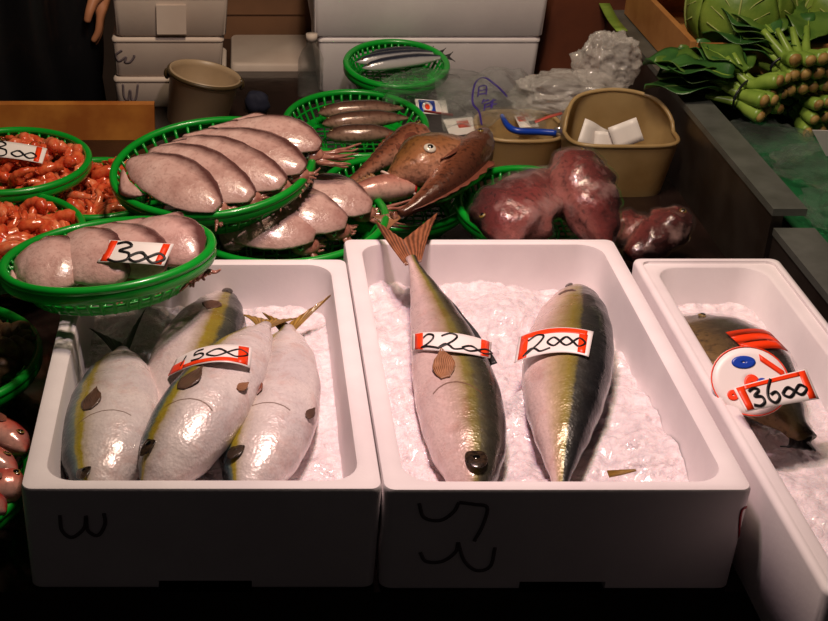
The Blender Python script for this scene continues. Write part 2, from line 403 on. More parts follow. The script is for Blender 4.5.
    def tail(s, tip_a, tip_b, notch, mat='fin_yellow', th=.0016, hb=None, bow=(0, 0, 0)):
        b0 = s.pos(1.0); t, n, d = s.frame(1.0); hb = hb or s.D*.5*s.prof[-1][1]
        A, B = V(tip_a), V(tip_b); N = b0+(t*notch if not isinstance(notch, Vector) else notch-b0)
        if (A-b0).dot(d) < (B-b0).dot(d): A, B = B, A
        rows = []
        for i in range(13):
            x = i/12; r = []
            for k in range(21):
                j = k/10-1; T = A if j > 0 else B
                tip = N.lerp(T, abs(j)**1.15); base = b0-t*.012+d*hb*j
                p = base.lerp(tip, x)+V(bow)*x*(1-x)*4*abs(j)
                p += n*(.0006*(1 if k % 2 else -1)*x) + (t*(.012*math.sin(math.pi*x)*(abs(j)-.4)) if abs(j) > .4 else V())
                r.append(p)
            rows.append(r)
        mb = MB(); mb.sheet(rows, th); return mb.build('tail_fin', mat, s.root)

def rr(x0, x1, y0, y1, r, z, n=6):
    out = []
    for cx, cy, a0 in ((x1-r, y1-r, 0), (x0+r, y1-r, 90), (x0+r, y0+r, 180), (x1-r, y0+r, 270)):
        for k in range(n+1):
            a = math.radians(a0+90*k/n); out.append(V((cx+r*math.cos(a), cy+r*math.sin(a), z)))
    return out
def foam_box(name, label, x0, x1, y0, y1, z0, z1, t=.026, floor=.02, r=.012, ri=.034, group=None, mat='foam', notch=None, draft=.0025, ty=.019, ledge=False, parent=None):
    mb = MB(); jy = lambda i: i if i < t*.4 else i-(t-ty)
    I = lambda i, R, z: rr(x0+i, x1-i, y0+jy(i), y1-jy(i), R, z)
    rings = [I(draft+.004, r, z0), I(draft, r, z0+.004), I(0, r, z1-.006), I(.0015, r, z1-.002), I(.006, r, z1)]
    if ledge: rings += [I(t*.4-.003, r, z1), I(t*.4-.001, r, z1-.001), I(t*.4-.0005, r, z1-.005)]
    rings += [I(t-.006, ri, z1-(.006 if ledge else 0)), I(t-.0015, ri, z1-.0025-(.005 if ledge else 0)), I(t, ri, z1-.009), I(t+.010, ri, z0+floor+.02), I(t+.016, ri, z0+floor+.006), I(t+.026, ri, z0+floor)]
    mb.grid(rings, True, True, True)
    root = thing(name, label, 'fish box', ((x0+x1)/2, (y0+y1)/2, z0), group=group)
    o = mb.build('box_body', mat, root, angle=50)
    if notch:
        c = MB(); c.box((notch[0], y0-.05, z0-.01), (notch[1], y1+.05, z0+notch[2])); co = c.build('cut', mat, None, smooth=False)
        m = o.modifiers.new('b', 'BOOLEAN'); m.object = co; m.operation = 'DIFFERENCE'; m.solver = 'EXACT'
        bpy.context.view_layer.update()
        dg = bpy.context.evaluated_depsgraph_get(); me = bpy.data.meshes.new_from_object(o.evaluated_get(dg))
        o.modifiers.clear(); o.data = me; me.name = 'box_body'; me.set_sharp_from_angle(angle=math.radians(40)); bpy.data.objects.remove(co)
    return root, o
def strokes_on(obj, strokes, wid, name, mat, parent, label=None, n=8):
    """marker lines laid on a surface: each point is the place on the surface that the line runs over"""
    t = bvh(obj); mb = MB()
    for st in strokes:
        pts = spline([(x, y, 0) for x, y in st], n); R = []
        hits = []
        for p in pts:
            h = t.ray_cast(CAM, ray(p.x, p.y).normalized())
            if h[0] is not None: hits.append((h[0]+h[1]*.0007, h[1]))
        for i, (p, nr) in enumerate(hits):
            tg = (hits[min(i+1, len(hits)-1)][0]-hits[max(i-1, 0)][0]).normalized(); w = nr.cross(tg).normalized()
            R.append([p-w*wid/2, p+w*wid/2])
        if len(R) > 1: mb.sheet([r for r in R], .0006)
    o = mb.build(name, mat, parent)
    if label: o['label'] = label
    return o
def ice_bed(name, label, x0, x1, y0, y1, z, seed, bumps=(), nx=110, ny=150, amp=.006, group=None):
    mb = MB(); rows = []
    for i in range(ny+1):
        r = []
        for j in range(nx+1):
            x = lerp(x0, x1, j/nx); y = lerp(y0, y1, i/ny); q = V((x, y, seed))
            h = noise.noise(q*11)*amp*1.6+noise.noise(q*38)*amp*.9
            c = noise.voronoi(V((x*75, y*75, seed)))[0]; h += (.55-c[0])*amp*.8
            for bx, by, br, bh in bumps: h += bh*math.exp(-((x-bx)**2+(y-by)**2)/br**2)
            r.append(V((x, y, z+h)))
        rows.append(r)
    zb = z-.03
    rows = [[V((p.x, p.y, zb)) for p in rows[0]]]+rows+[[V((p.x, p.y, zb)) for p in rows[-1]]]
    mb.grid(rows); o = mb.build(name, 'ice', None, origin=((x0+x1)/2, (y0+y1)/2, zb))
    return tag(o, label, 'ice', group, 'stuff')
# price cards --------------------------------------------------------------
DIG = {
 '1': [[(.55, .95), (.42, .5), (.3, .02)]],
 '2': [[(.12, .72), (.35, .95), (.62, .88), (.6, .62), (.3, .25), (.02, .04), (.35, .12), (.95, .02)]],
 '2b': [[(.10, .78), (.45, .98), (.72, .85), (.55, .5), (.15, .12), (-.02, .0), (.22, .28), (.42, .22), (.62, .02), (1.0, .12)]],
 '3': [[(.1, .88), (.5, .98), (.78, .8), (.35, .56), (.8, .45), (.85, .15), (.45, .0), (.02, .12)]],
 '5': [[(.75, .98), (.3, .92), (.2, .58), (.6, .6), (.8, .35), (.55, .05), (.05, .06)], ],
 '6': [[(.7, 1.0), (.25, .6), (.08, .22), (.4, -.02), (.82, .16), (.72, .42), (.3, .36)]],
 'oo': [[(.0, .3), (.25, .6), (.48, .34), (.24, .04), (.02, .3), (.3, .62), (.5, .3), (.72, .06), (.98, .34), (.78, .62), (.52, .34)]],
 'ooo': [[(.33, .34), (.16, .58), (.0, .32), (.17, .06), (.34, .32), (.5, .58), (.66, .32), (.5, .07), (.35, .32), (.5, .6), (.67, .34), (.84, .08), (1., .36), (.84, .6), (.68, .34)]],
}
def price_card(label, cols, glyphs, bars, on=None, lift=.004, zfall=.1, pen=.0034, group=None, arch=0.0, rest=None, name='price_card'):
    """cols: list over u of (top pixel, bottom pixel); glyphs: (key, u0, u1, v0, v1); bars: (u0,u1,v0,v1) printed areas"""
    t = bvh(*on) if on else None
    def hit(p):
        if len(p) == 3: return P(*p)
        if t:
            h = t.ray_cast(CAM, ray(*p).normalized())
            if h[0] is not None: return h[0]
        return P(p[0], p[1], zfall)
    n = len(cols); A = [hit(c[0]) for c in cols]; B = [hit(c[1]) for c in cols]
    def lag(Q, u):
        k = u*(n-1); out = V()
        for i in range(n):
            w = 1
            for j in range(n):
                if j != i: w *= (k-j)/(i-j)
            out += Q[i]*w
        return out
    def pos(u, v): return lag(B, u).lerp(lag(A, u), v)
    def nrm(u, v):
        a = pos(min(1, u+.02), v)-pos(max(0, u-.02), v); b = pos(u, 1)-pos(u, 0); m = a.cross(b).normalized()
        return m if m.dot(CAM-pos(u, v)) > 0 else -m
    def sp(u, v, e=0.0): return pos(u, v)+nrm(u, v)*(lift+e+arch*4*u*(1-u))
    c0 = sp(.5, 0); root = thing(name, label, 'price card', c0, group=group)
    mb = MB(); mb.sheet([[sp(i/24, j/6) for j in range(7)] for i in range(25)], .0006); mb.build('card', 'card', root)
    for u0, u1, v0, v1 in bars:
        mb = MB(); k = max(2, int((u1-u0)*24)); mb.sheet([[sp(lerp(u0, u1, i/k), lerp(v0, v1, j/4), .0006) for j in range(5)] for i in range(k+1)], .0005); mb.build('printed_border', 'orange', root)
    mb = MB()
    for key, u0, u1, v0, v1 in glyphs:
        for st in DIG[key]:
            pts = spline([(lerp(u0, u1, x), lerp(v0, v1, y), 0) for x, y in st], 7); R = []
            pr = [sp(p.x, p.y, .0013) for p in pts]
            for i, p in enumerate(pr):
                tg = (pr[min(i+1, len(pr)-1)]-pr[max(i-1, 0)]).normalized(); w = nrm(pts[i].x, pts[i].y).cross(tg).normalized()
                R.append([p-w*pen/2, p+w*pen/2])
            mb.sheet(R, .0005)
    mb.build('handwritten_price', 'ink', root)
    return root
# baskets --------------------------------------------------------------------
def basket(label, pl, pr, py_c, ratio, zr, H=.062, roll=0, tilt=None, group='green plastic baskets', base_k=.72, slats=44, rim=.0068, rect=0):
    """a round basket whose rim spans pixels pl..pr on the line py_c at height zr; ratio is its apparent height/width"""
    c = P((pl+pr)/2, py_c, zr); dist = (c-CAM).dot(V((0, math.cos(PITCH), -math.sin(PITCH))))
    R = (pr-pl)/2*dist/F
    el = math.asin((CH-zr)/(c-CAM).length)
    tl = (math.asin(min(.99, ratio))-el) if tilt is None else math.radians(tilt)
    root = thing('plastic_basket', label, 'basket', c, (tl, math.radians(-roll), 0), group)
    bpy.context.view_layer.update()
    root['R'] = R
    cir = lambda r, z, n=72: [V((r*math.cos(2*math.pi*k/n), r*math.sin(2*math.pi*k/n), z)) for k in range(n)]
    X = wm(root)
    def B(mb, nm): mb.v = [X@v for v in mb.v]; return mb.build(nm, 'green', root)
    mb = MB(); mb.loop(cir(R-rim, -rim*.6), (rim, rim*.95), 12); mb.loop(cir(R-rim*.5, -rim*2.0), (rim*.35, rim*1.2), 6); B(mb, 'rim')
    mb = MB(); rb = R*base_k
    rad = lambda k: lerp(R-rim*1.6, rb, k**1.15)
    for k in range(slats):
        a = 2*math.pi*k/slats; pts = [V((rad(q/5)*math.cos(a), rad(q/5)*math.sin(a), -rim-(H-rim)*q/5)) for q in range(6)]
        mb.tube(pts, .0029, 6)
    mb.loop(cir(rad(.33), -rim-(H-rim)*.33), (.0016, .0028), 6)
    mb.grid([cir(rad(k)+o, -rim-(H-rim)*k) for k, o in ((.66, .0016), (.83, .0016), (1, .0016), (1, -.0016), (.83, -.0016), (.66, -.0016), (.66, .0016))], True); B(mb, 'slatted_wall')
    mb = MB(); mb.loop(cir(rb, -H+.003), (.0045, .0045), 8); mb.loop(cir(rb*.6, -H+.004), (.002, .002), 6); mb.loop(cir(rb*.25, -H+.004), (.002, .002), 6)
    for k in range(-5, 6):
        y = rb*k/5.6; xx = math.sqrt(max(0, rb*rb-y*y)); mb.tube([V((-xx, y, -H+.003)), V((xx, y, -H+.003))], .002, 5); mb.tube([V((y, -xx, -H+.003)), V((y, xx, -H+.003))], .002, 5)
    B(mb, 'base_grid')
    root['depth'] = H
    return root, R
def bpt(root, x, y, z):   # point in a basket: x,y as fractions of its radius, z metres from the rim plane
    return wm(root)@V((x*root['R'], y*root['R'], z))
# squid ----------------------------------------------------------------------
def squid(label, tip, head, W, T, seed, group, up=(0, 0, 1), arms=.05, lean=0, armdir=None):
    rnd = random.Random(seed); tip, head = V(tip), V(head); t = (head-tip); L = t.length; t.normalize()
    n = (V(up)-t*V(up).dot(t)).normalized(); n = (Matrix.Rotation(math.radians(lean), 3, t)@n); d = n.cross(t)
    root = thing('squid', label, 'squid', tip+t*L*.5, group=group)
    PR = [(0, .14), (.06, .38), (.2, .72), (.4, .95), (.56, 1.0), (.72, .92), (.84, .74), (.94, .48), (1, .26)]
    mb = MB(); rows = []; uvs = []
    for i in range(27):
        u = i/26; f = interp(PR, u); c = tip+t*L*u+d*(.006*math.sin(u*3+seed))+n*(.010*math.sin(math.pi*u))
        rows.append([c+d*(W*.5*f*math.cos(2*math.pi*k/22))+n*(T*.5*f**.8*math.sin(2*math.pi*k/22)*abs(math.sin(2*math.pi*k/22))**.45*(1+.1*noise.noise(V((u*5, k, seed))))) for k in range(22)])
        uvs.append([(u, .5+.5*math.cos(2*math.pi*k/22)) for k in range(22)])
    mb.grid(rows, True, True, True, uvs); mb.build('mantle', 'squid', root)
    for sg in (1, -1):
        rows = []
        for i in range(11):
            x = i/10; u = lerp(.05, .40, x); b = tip+t*L*u+d*sg*W*.5*interp(PR, u)*.9+n*T*.1
            w = W*.26*math.sin(math.pi*min(1, .12+x*.88))
            rows.append([b+d*sg*w*q-n*(.25*w*q*q)+n*.001*math.sin(9*x+q*4) for q in (0, .33, .66, 1)])
        mb = MB(); mb.sheet(rows, .0022); mb.build('fin', 'squid', root)
    hc = head-t*W*.16-n*T*.5
    mb = MB(); q = Matrix((t, d, n)).transposed(); mb.ell(hc, (W*.24, W*.20, T*.36), 16, 10, q); hd = mb.build('head', 'squid_arm', root)
    for sg in (1, -1):
        e = hc+d*sg*W*.15+n*T*.24; oq = ((d*sg*.7+n).normalized()).to_track_quat('Z', 'Y').to_matrix()
        mb = MB(); mb.ell(e, (.006, .006, .0035), 14, 8, oq); ey = mb.build('eye', 'silver', root)
        mb = MB(); mb.ell(e+(d*sg*.7+n).normalized()*.0022, (.0036, .0036, .0026), 12, 6, oq); mb.build('pupil', 'black_eye', ey)
    ad = V(armdir).normalized() if armdir is not None else t
    mb = MB()
    for k in range(8):
        a = (k-3.5)/3.5; droop = 0 if armdir is not None else .12; p0 = hc+t*W*.16+d*a*W*.12-n*T*.1; pts = [p0]
        for j in range(1, 6):
            x = j/5; dr = t.lerp(ad, min(1, x*1.4)).normalized()
            pts.append(pts[-1]+dr*arms/5+d*(a*.004+rnd.uniform(-.002, .002))+n*(rnd.uniform(-.003, .002)-droop*arms/5))
        mb.tube(spline(pts, 3), lambda x: .0036*(1-.75*x)+.0006, 6)
    mb.build('arms', 'squid_arm', root)
    return root
def shrimp_mesh(seed, mat):
    rnd = random.Random(seed); mb = MB(); N = 22; pts = []; R = .022
    for i in range(N+1):
        a = math.radians(lerp(-20, 165, i/N)); r = R*(1+.25*(1-i/N)); pts.append(V((r*math.cos(a), r*math.sin(a), 0)))
    seg = lambda x: (.0112*(1-.58*x)*(1 if x > .12 else .45+x*4.6))*(1+.09*math.cos(x*14*math.pi))
    mb.tube(pts, seg, 10)
    e = pts[-1]; t = (pts[-1]-pts[-2]).normalized(); d = t.cross(V((0, 0, 1)))
    for a in (-.7, 0, .7):
        dr = (t+V((0, 0, 1))*a).normalized(); w = V((0, 0, 1))-dr*dr.z
        mb.sheet([[e+dr*.014*x+w*.003*q*math.sin(math.pi*min(1, x*.8+.15)) for q in (-1, 0, 1)] for x in (0, .35, .7, 1)], .0008)
    for k in range(5):
        p = pts[3+k*2]; c = p*.72; mb.tube([p*.9, c+V((0, 0, .004)), c*.86+V((0, 0, rnd.uniform(-.004, .004)))], .0007, 4)
    for sg in (1, -1):
        mb.ell(pts[0]+V((.002, .002, sg*.0045)), (.0018,)*3, 8, 5)
    o = mb.build('shrimp', mat, None, origin=(0, 0, 0)); return o
def crumpled(mb, c, r, seed, n=90, m=60, amp=.35, freq=2.2, flat_base=None, mat=None, ridge=0):
    rows = []
    for i in range(m+1):
        th = math.pi*(.02+.96*i/m); row = []
        for k in range(n):
            a = 2*math.pi*k/n; q = V((math.sin(th)*math.cos(a), math.sin(th)*math.sin(a), math.cos(th)))
            w = noise.noise(q*freq+V((seed,)*3))*amp+abs(noise.noise(q*freq*2.3+V((seed+9,)*3)))*amp*.7
            if ridge: w += ridge*((1-abs(noise.noise(q*freq*1.1+V((seed+2,)*3)))*2.2)**3*.5+(1-abs(noise.noise(q*freq*2.1+V((seed+4,)*3)))*2.2)**3*.22-.35)
            p = V((q.x*r[0], q.y*r[1], q.z*r[2]))*(1+w)
            if mat: p = mat@p
            p = V(c)+p
            if flat_base is not None and p.z < flat_base: p.z = flat_base
            row.append(p)
        rows.append(row)
    mb.grid(rows, True, True, True)
ZB = -.011
# ------------------------------------------------------------------ setting
mb = MB(); mb.box((-1.3, 1.225, -.10), (1.0, 1.93, ZB)); mb.box((-1.3, 1.93, -.10), (1.0, 2.70, 0)); mb.box((-.262, 2.70, -.10), (1.0, 3.3, 0)); mb.box((-1.3, 1.26, -.72), (1.0, 1.30, -.10))
struct('trim_1', mb, 'counter')
mb = MB(); mb.box((-2, -.6, -.76), (2.6, 4.2, -.72)); struct('floor', mb, 'dark')
mb = MB(); mb.box((-2, 3.9, -.72), (2.6, 4.0, 2.2)); struct('wall_back', mb, 'wall')
mb = MB(); mb.box((.0, 3.29, -.72), (.4, 3.85, -.176)); struct('trim_2', mb, 'dark')
# steel partition and the vegetable counter beyond it
mb = MB(); mb.box((.834, 1.925, -.1), (.852, 3.3, .148)); pt = tag(thing('steel_divider', 'long dull steel divider with a flat ledge running back behind the foam boxes', 'divider', (.84, 2.5, 0)), None, None)
mb.build('upright_panel', 'steel', pt, smooth=False)
mb = MB(); mb.box((.832, 1.92, .148), (.885, 3.3, .160)); mb.build('ledge', 'steel_top', pt, smooth=False)
mb = MB(); mb.box((.838, .9, -.1), (.858, 1.915, .118)); pt2 = thing('steel_divider', 'lower steel divider panel along the narrow foam box with the 3600 card', 'divider', (.845, 1.4, 0))
mb.build('upright_panel', 'steel', pt2, smooth=False)
mb = MB(); mb.box((.836, .9, .118), (.90, 1.915, .130)); mb.build('ledge', 'steel_top', pt2, smooth=False)
mb = MB(); mb.box((.886, .9, .0), (2.2, 3.3, .085)); struct('trim_3', mb, 'dark')
mb = MB(); rows = [[V((lerp(.905, 2.0, j/60), lerp(1.3, 3.0, i/60), .088+.004*noise.noise(V((j*.3, i*.3, 2))))) for j in range(61)] for i in range(61)]
mb.sheet(rows, .004); tag(mb.build('display_mat', 'mat_green', None, origin=(1.2, 2, .088)), 'green mat spread on the vegetable counter beyond the steel ledge', 'mat')
# ------------------------------------------------------------------ foam boxes
RZ = .135
a0, a1, a2 = P(22, 488, RZ), P(383, 488, RZ), P(345, 258, RZ)
BA, BAo = foam_box('foam_fish_box', 'white foam box holding four small yellowtail and the 1500 card', a0.x-.003, a1.x, a0.y, a2.y, ZB, RZ, notch=(P(158, 588).x, P(252, 588).x, .013), group='foam fish boxes')
b0, b1, b2 = P(385, 489, RZ), P(752, 489, RZ), P(480, 238, RZ)
BB, BBo = foam_box('foam_fish_box', 'white foam box holding two large yellowtail with 2200 and 2000 cards', b0.x-.001, b1.x+.003, b0.y, b2.y, ZB, RZ, notch=(P(520, 585).x, P(606, 585).x, .013), group='foam fish boxes')
c0, c1 = P(632, 257, RZ), P(778, 257, RZ)
cF = P(826, 594, RZ)
BC, BCo = foam_box('foam_fish_box', 'long narrow foam box with the plastic wrapped fish and 3600 card', c0.x, c1.x, cF.y, c0.y, ZB, RZ, t=.03, ledge=True, group='foam fish boxes')
strokes_on(BAo, [[(60, 515), (62, 530), (72, 537), (84, 528), (86, 516), (88, 530), (98, 535), (105, 524), (104, 513)]], .0042, 'marker_writing', 'marker', BA, 'grey handwritten mark on the front of the box')
strokes_on(BBo, [[(419, 503), (424, 517), (440, 520), (453, 512), (459, 502)], [(459, 502), (474, 504), (487, 507), (483, 524), (474, 541)],
    [(420, 552), (426, 561), (442, 561), (455, 552), (458, 542)], [(458, 542), (464, 560), (476, 570), (490, 566), (495, 547)]], .0042, 'marker_writing', 'marker', BB, 'grey handwritten marks on the front of the box')
strokes_on(BBo, [[(748, 506), (741, 512), (738, 540), (735, 562)], [(748, 506), (747, 530), (742, 560), (735, 562)]], .003, 'marker_writing', 'red_marker', BB, 'red mark near the front corner of the box')
ice_bed('crushed_ice', 'crushed ice under the four small yellowtail in the left foam box', a0.x+.029, a1.x-.032, a0.y+.024, a2.y-.024, .06, 3, [(.12, 1.6, .1, .012), (.0, 1.75, .12, .01)])
ice_bed('crushed_ice', 'pinkish crushed ice around the two large yellowtail', b0.x+.031, b1.x-.029, b0.y+.024, b2.y-.024, .062, 11, [(.36, 1.75, .09, .02), (.53, 1.36, .09, .018), (.50, 1.5, .06, .015), (.21, 1.5, .04, .012), (.385, 1.5, .03, .02)], amp=.0085)
ice_bed('crushed_ice', 'crushed ice in the long narrow foam box below the 3600 card', c0.x+.035, c1.x-.035, cF.y+.024, c0.y-.024, .068, 23, [(.70, 1.25, .1, .014)], nx=60, ny=200)
# ------------------------------------------------------------------ yellowtail
YG = 'small yellowtail in the left foam box'
sh = lambda u: (1-u)**.7
PROF_A = [(0, .2), (.05, .4), (.12, .6), (.25, .85), (.4, .97), (.5, 1), (.65, .95), (.8, .76), (.9, .5), (.96, .25), (1, .15)]
f1 = Fish('yellowtail', 'small yellowtail lying along the left wall of its foam box, dark tail spread', 'fish', [P(96, 496, .085), P(111, 425, .092), P(122, 350, .085)], .122, .085, (-1, 0, 0), -8, 'yellowtail', PROF_A, group=YG)
f1.tail(P(89, 328, .085), P(146, 308, .10), .02, 'fin_blue'); f1.fan('pectoral_fin', 'fin_dark', .43, .30, -10, .046, .028, .04); f1.eye(.09, .42, .010, 'dark_socket', long=1.5, hgt=.4, pupil=.42)
f1.ridge('dorsal_fin', 'fin_yellow', .5, .95, .012)
f2 = Fish('yellowtail', 'small yellowtail with head at the back, half under the one with the 1500 card', 'fish', [P(226, 296, .085), P(196, 358, .092), P(172, 430, .080)], .122, .08, (1, 0, 0), 4, 'yellowtail_far', PROF_A, group=YG)
f2.fan('pectoral_fin', 'fin_dark', .22, .12, -8, .034, .030, .06); f2.eye(.05, .3, .008, 'dark_socket', long=1.5, hgt=.4, pupil=.42)
f3 = Fish('yellowtail', 'small yellowtail lying across the others under the 1500 card', 'fish', [P(150, 494, .086), P(205, 408, .126), P(266, 325, .104)], .110, .08, (-1, 0, 0), -4, 'yellowtail', PROF_A, group=YG)
f3.fan('pectoral_fin', 'fin_dark', .45, .34, -14, .048, .030, .04); f3.eye(.19, .46, .0095, 'dark_socket', long=2.0, hgt=.4, pupil=.5); f3.fan('pelvic_fin', 'fin_tan', .52, -.75, -20, .022, .012, .1)
f3.tail(P(238, 313, .10), P(300, 318, .09), .02, 'fin_yellow')
f4 = Fish('yellowtail', 'small yellowtail nearest the right wall of the left foam box with yellow tail raised', 'fish', [P(242, 496, .085), P(272, 415, .092), P(288, 328, .090)], .118, .085, (-1, 0, 0), -8, 'yellowtail', PROF_A, group=YG)
f4.tail(P(262, 312, .11), P(333, 293, .118), .012, 'fin_yellow', bow=(0, 0, -.004)); f4.fan('pectoral_fin', 'fin_red', .44, .36, -12, .044, .030, .04); f4.eye(.17, .42, .0115, 'dark_socket', long=1.5, hgt=.4, pupil=.42); f4.fan('anal_fin', 'fin_dark', .40, -.9, -16, .026, .012, .1)
PROF_B = [(0, .12), (.03, .36), (.08, .58), (.18, .84), (.28, .96), (.38, 1.0), (.5, .94), (.62, .80), (.74, .60), (.85, .38), (.93, .21), (.97, .14), (1, .15)]
LG = 'large yellowtail in the middle foam box'
g1 = Fish('yellowtail', 'large yellowtail under the 2200 card with its tail over the back rim', 'fish', [P(474, 496, .086), P(451, 372, .100), P(411, 258, .150)], .110, .086, (1, 0, 0), 10, 'yellowtail_large', PROF_B, group=LG)
g1.tail(P(374, 219, .165), P(438, 212, .165),   .040, 'fin_brown', hb=.012, bow=(0, 0, -.006)); g1.fan('pectoral_fin', 'fin_tan', .37, -.22, 3, .062, .030, .05, round_=.3); g1.eye(.075, .22, .0135, 'dark_socket', long=1.5, hgt=.4, pupil=.42)
g1.ridge('dorsal_fin', 'fin_blue', .50, .93, .012)
g2 = Fish('yellowtail', 'large yellowtail under the 2000 card with its head at the back', 'fish', [P(577, 289, .082), P(566, 380, .100), P(560, 496, .082)], .120, .088, (1, 0, 0), 20, 'yellowtail_wide', group=LG)
g2.fan('pectoral_fin', 'fin_dark', .13, .02, -6, .038, .026, .06); g2.eye(.05, -.2, .006, 'dark_socket', long=1.5, hgt=.4, pupil=.42)
mb = MB(); q = [P(608, 474, .10), P(624, 472, .104), P(636, 470, .112)]
mb.sheet([[p+V((0, s*.006*(1-.8*i/2), 0)) for s in (-1, 0, 1)] for i, p in enumerate(q)], .002)
tag(mb.build('fish_fin', 'fin_yellow', None, origin=q[0]), 'small yellow fin tip sticking out of the ice near the front rim', 'fin')
# price cards on the fish
price_card('white card with orange edges reading 1500 curved over the yellowtail in the left foam box', [((180, 362), (172, 379)), ((212, 350), (210, 367)), ((251, 351), (247, 371))],
    [('1', .10, .26, .25, .8), ('5', .27, .47, .3, .85), ('oo', .46, .96, .30, 1.0)], [(.0, .18, .02, .55), (.18, .84, .06, .26), (.84, .96, .06, .92)], on=(f3.body, f2.body), lift=.006, zfall=.13, pen=.0022)
price_card('white card with orange bars reading 2200 on the large yellowtail', [((415, 336), (415, 352)), ((452, 336), (452, 355)), ((489, 345), (488, 361))],
    [('2', .12, .36, .1, .9), ('2b', .34, .64, .12, .95), ('oo', .62, 1.02, .12, .62)], [(.04, .14, 0.03, .97), (.86, .97, .03, .97)], on=(g1.body,), lift=.005, zfall=.12, pen=.0026)
price_card('white card with an orange border reading 2000 on the large yellowtail', [((521, 340), (516, 366)), ((555, 331), (554, 356)), ((593, 335), (588, 360))],
    [('2b', .12, .46, .1, .8), ('ooo', .42, .92, .22, .85)], [(.04, .15, .03, .8), (.04, .93, .78, .96), (.83, .94, .06, .8)], on=(g2.body,), lift=.005, zfall=.115, pen=.0028)
# wrapped fish in the long box
w1 = Fish('wrapped_fish', 'dark olive fish in clear plastic on ice beside the 3600 card', 'fish', [P(676, 322, .075), P(738, 372, .095), P(806, 440, .085)], .155, .06, (1, 0, .3), 10, 'bream', PROF_BREAM)
w1.eye(.12, .35, .007); w1.tail(P(806, 442, .095), P(780, 446, .09), .02, 'fin_blue')
mb = MB(); rows = []
for i in range(25):
    u = lerp(.01, .97, i/24); rows.append([w1.S(u, a)+(w1.S(u, a)-w1.pos(u)).normalized()*(.004+.003*noise.noise(w1.S(u, a)*60)) for a in [math.pi*(-.05+1.1*k/18) for k in range(19)]])
mb.grid(rows); mb.build('plastic_wrap', 'wrap', w1.root)
mb = MB(); rows = [[w1.at(u, v)+V((0, 0, .0045)) for v in [lerp(.1, .93, k/6) for k in range(7)]] for u in [lerp(.36, .52, i/8)+.02*math.sin(i*2) for i in range(9)]]
mb.sheet(rows, .0008); o = mb.build('printed_band', 'orange', w1.root); o['label'] = 'red printed patch on the plastic'
mb = MB(); rows = [[w1.at(u, v)+V((0, 0, .0045)) for v in [lerp(-.9, .3, k/4) for k in range(5)]] for u in [lerp(.70, .82, i/6)+.02*math.sin(i*2) for i in range(7)]]
mb.sheet(rows, .0008); mb.build('printed_band', 'mouth_red', w1.root)
# round sticker with plain coloured prints
def disc(c, ax, ay, r0, r1, n=40, seg=4):
    return [[c+ax*(math.cos(2*math.pi*k/n)*lerp(r0, r1, j/seg))+ay*(math.sin(2*math.pi*k/n)*lerp(r0, r1, j/seg)) for k in range(n+1)] for j in range(seg+1)]
sc = P(750, 381, .150); nn = (CAM+V((.4, .2, .8))-sc).normalized(); ax = (P(790, 381, .150)-sc); ax = (ax-nn*ax.dot(nn)).normalized(); ay = nn.cross(ax)
st = thing('round_sticker', 'round white sticker with red rim and blue print on the wrapped fish', 'sticker', sc)
mb = MB(); mb.sheet(disc(sc, ax, ay, .0005, .047), .0008); mb.build('sticker_face', 'card', st)
e = nn*.0009
mb = MB(); mb.sheet(disc(sc+e, ax, ay, .0452, .0466, seg=2), .0006); mb.sheet(disc(sc+e+ax*.002-ay*.004, ax*1.0, ay*1.3, .001, .0095), .0006); mb.sheet(disc(sc+e-ax*.023-ay*.018, ax, ay, .001, .007), .0006)
mb.sheet([[sc+e+ax*lerp(.016, .042, i/6)+ay*(.026-.024*i/6+.009*j) for j in (0, .5, 1)] for i in range(7)], .0006); mb.build('red_print', 'orange', st)
mb = MB(); mb.sheet(disc(sc+e-ax*.004+ay*.025, ax*1.7, ay, .001, .0085), .0006); mb.sheet(disc(sc+e+ax*.014-ay*.006, ax, ay*1.2, .001, .0075), .0006); mb.build('blue_print', 'blue', st)
price_card('large white card with an orange border reading 3600 on the wrapped fish', [((733, 388, .165), (746, 412, .150)), ((770, 378, .166), (781, 405, .152)), ((806, 369, .165), (819, 399, .150))],
    [('3', .14, .33, .1, .8), ('6', .36, .55, .12, .95), ('oo', .57, .9, .18, .75)], [(.03, .13, .04, .96), (.13, .88, .82, .96), (.88, .97, .04, .96)], lift=.0, pen=.0036)
# ------------------------------------------------------------------ baskets
b_front, R_ = basket('green basket of squid with a 300 card on the corner of the left foam box', -3, 217, 251, .325, .205, roll=6, H=.05)
b_sq, _ = basket('large green basket of squid tilted forward behind the front 300 basket', 108, 316, 163, .47, .16, roll=5)
b_low, _ = basket('green basket of squid tucked under the tilted squid basket, behind the left foam box', 186, 389, 217, .42, .085, roll=4)
b_sh1, _ = basket('green basket of shrimp with a 300 card in front of the plank', -76, 92, 158, .385, .115)
b_sh2, _ = basket('green basket of shrimp wedged under the tilted squid basket', 24, 168, 186, .42, .068, H=.05)
b_sh3, _ = basket('green basket of shrimp behind the front basket of squid with the 300 card', -110, 86, 228, .41, .10)
b_lt, _ = basket('green basket of whelks standing left of the foam box', -188, 42, 353, .49, .068)
b_lb, _ = basket('green basket of red fish nearest the front edge of the counter', -252, 33, 472, .55, .068)
b_bk, _ = basket('small green basket of slim silver fish by the big foam boxes', 343, 450, 62, .44, .115, H=.05)
b_br, _ = basket('green basket of brown gobies in front of the small silver fish basket', 282, 429, 121, .45, .075, H=.055)
b_rk, _ = basket('green basket buried under the brown rockfish', 318, 472, 190, .48, .075, H=.055)
b_rt, _ = basket('green basket holding two plastic wrapped dark red fish', 455, 606, 203, .52, .085, H=.06)
for b in (b_front,): pass
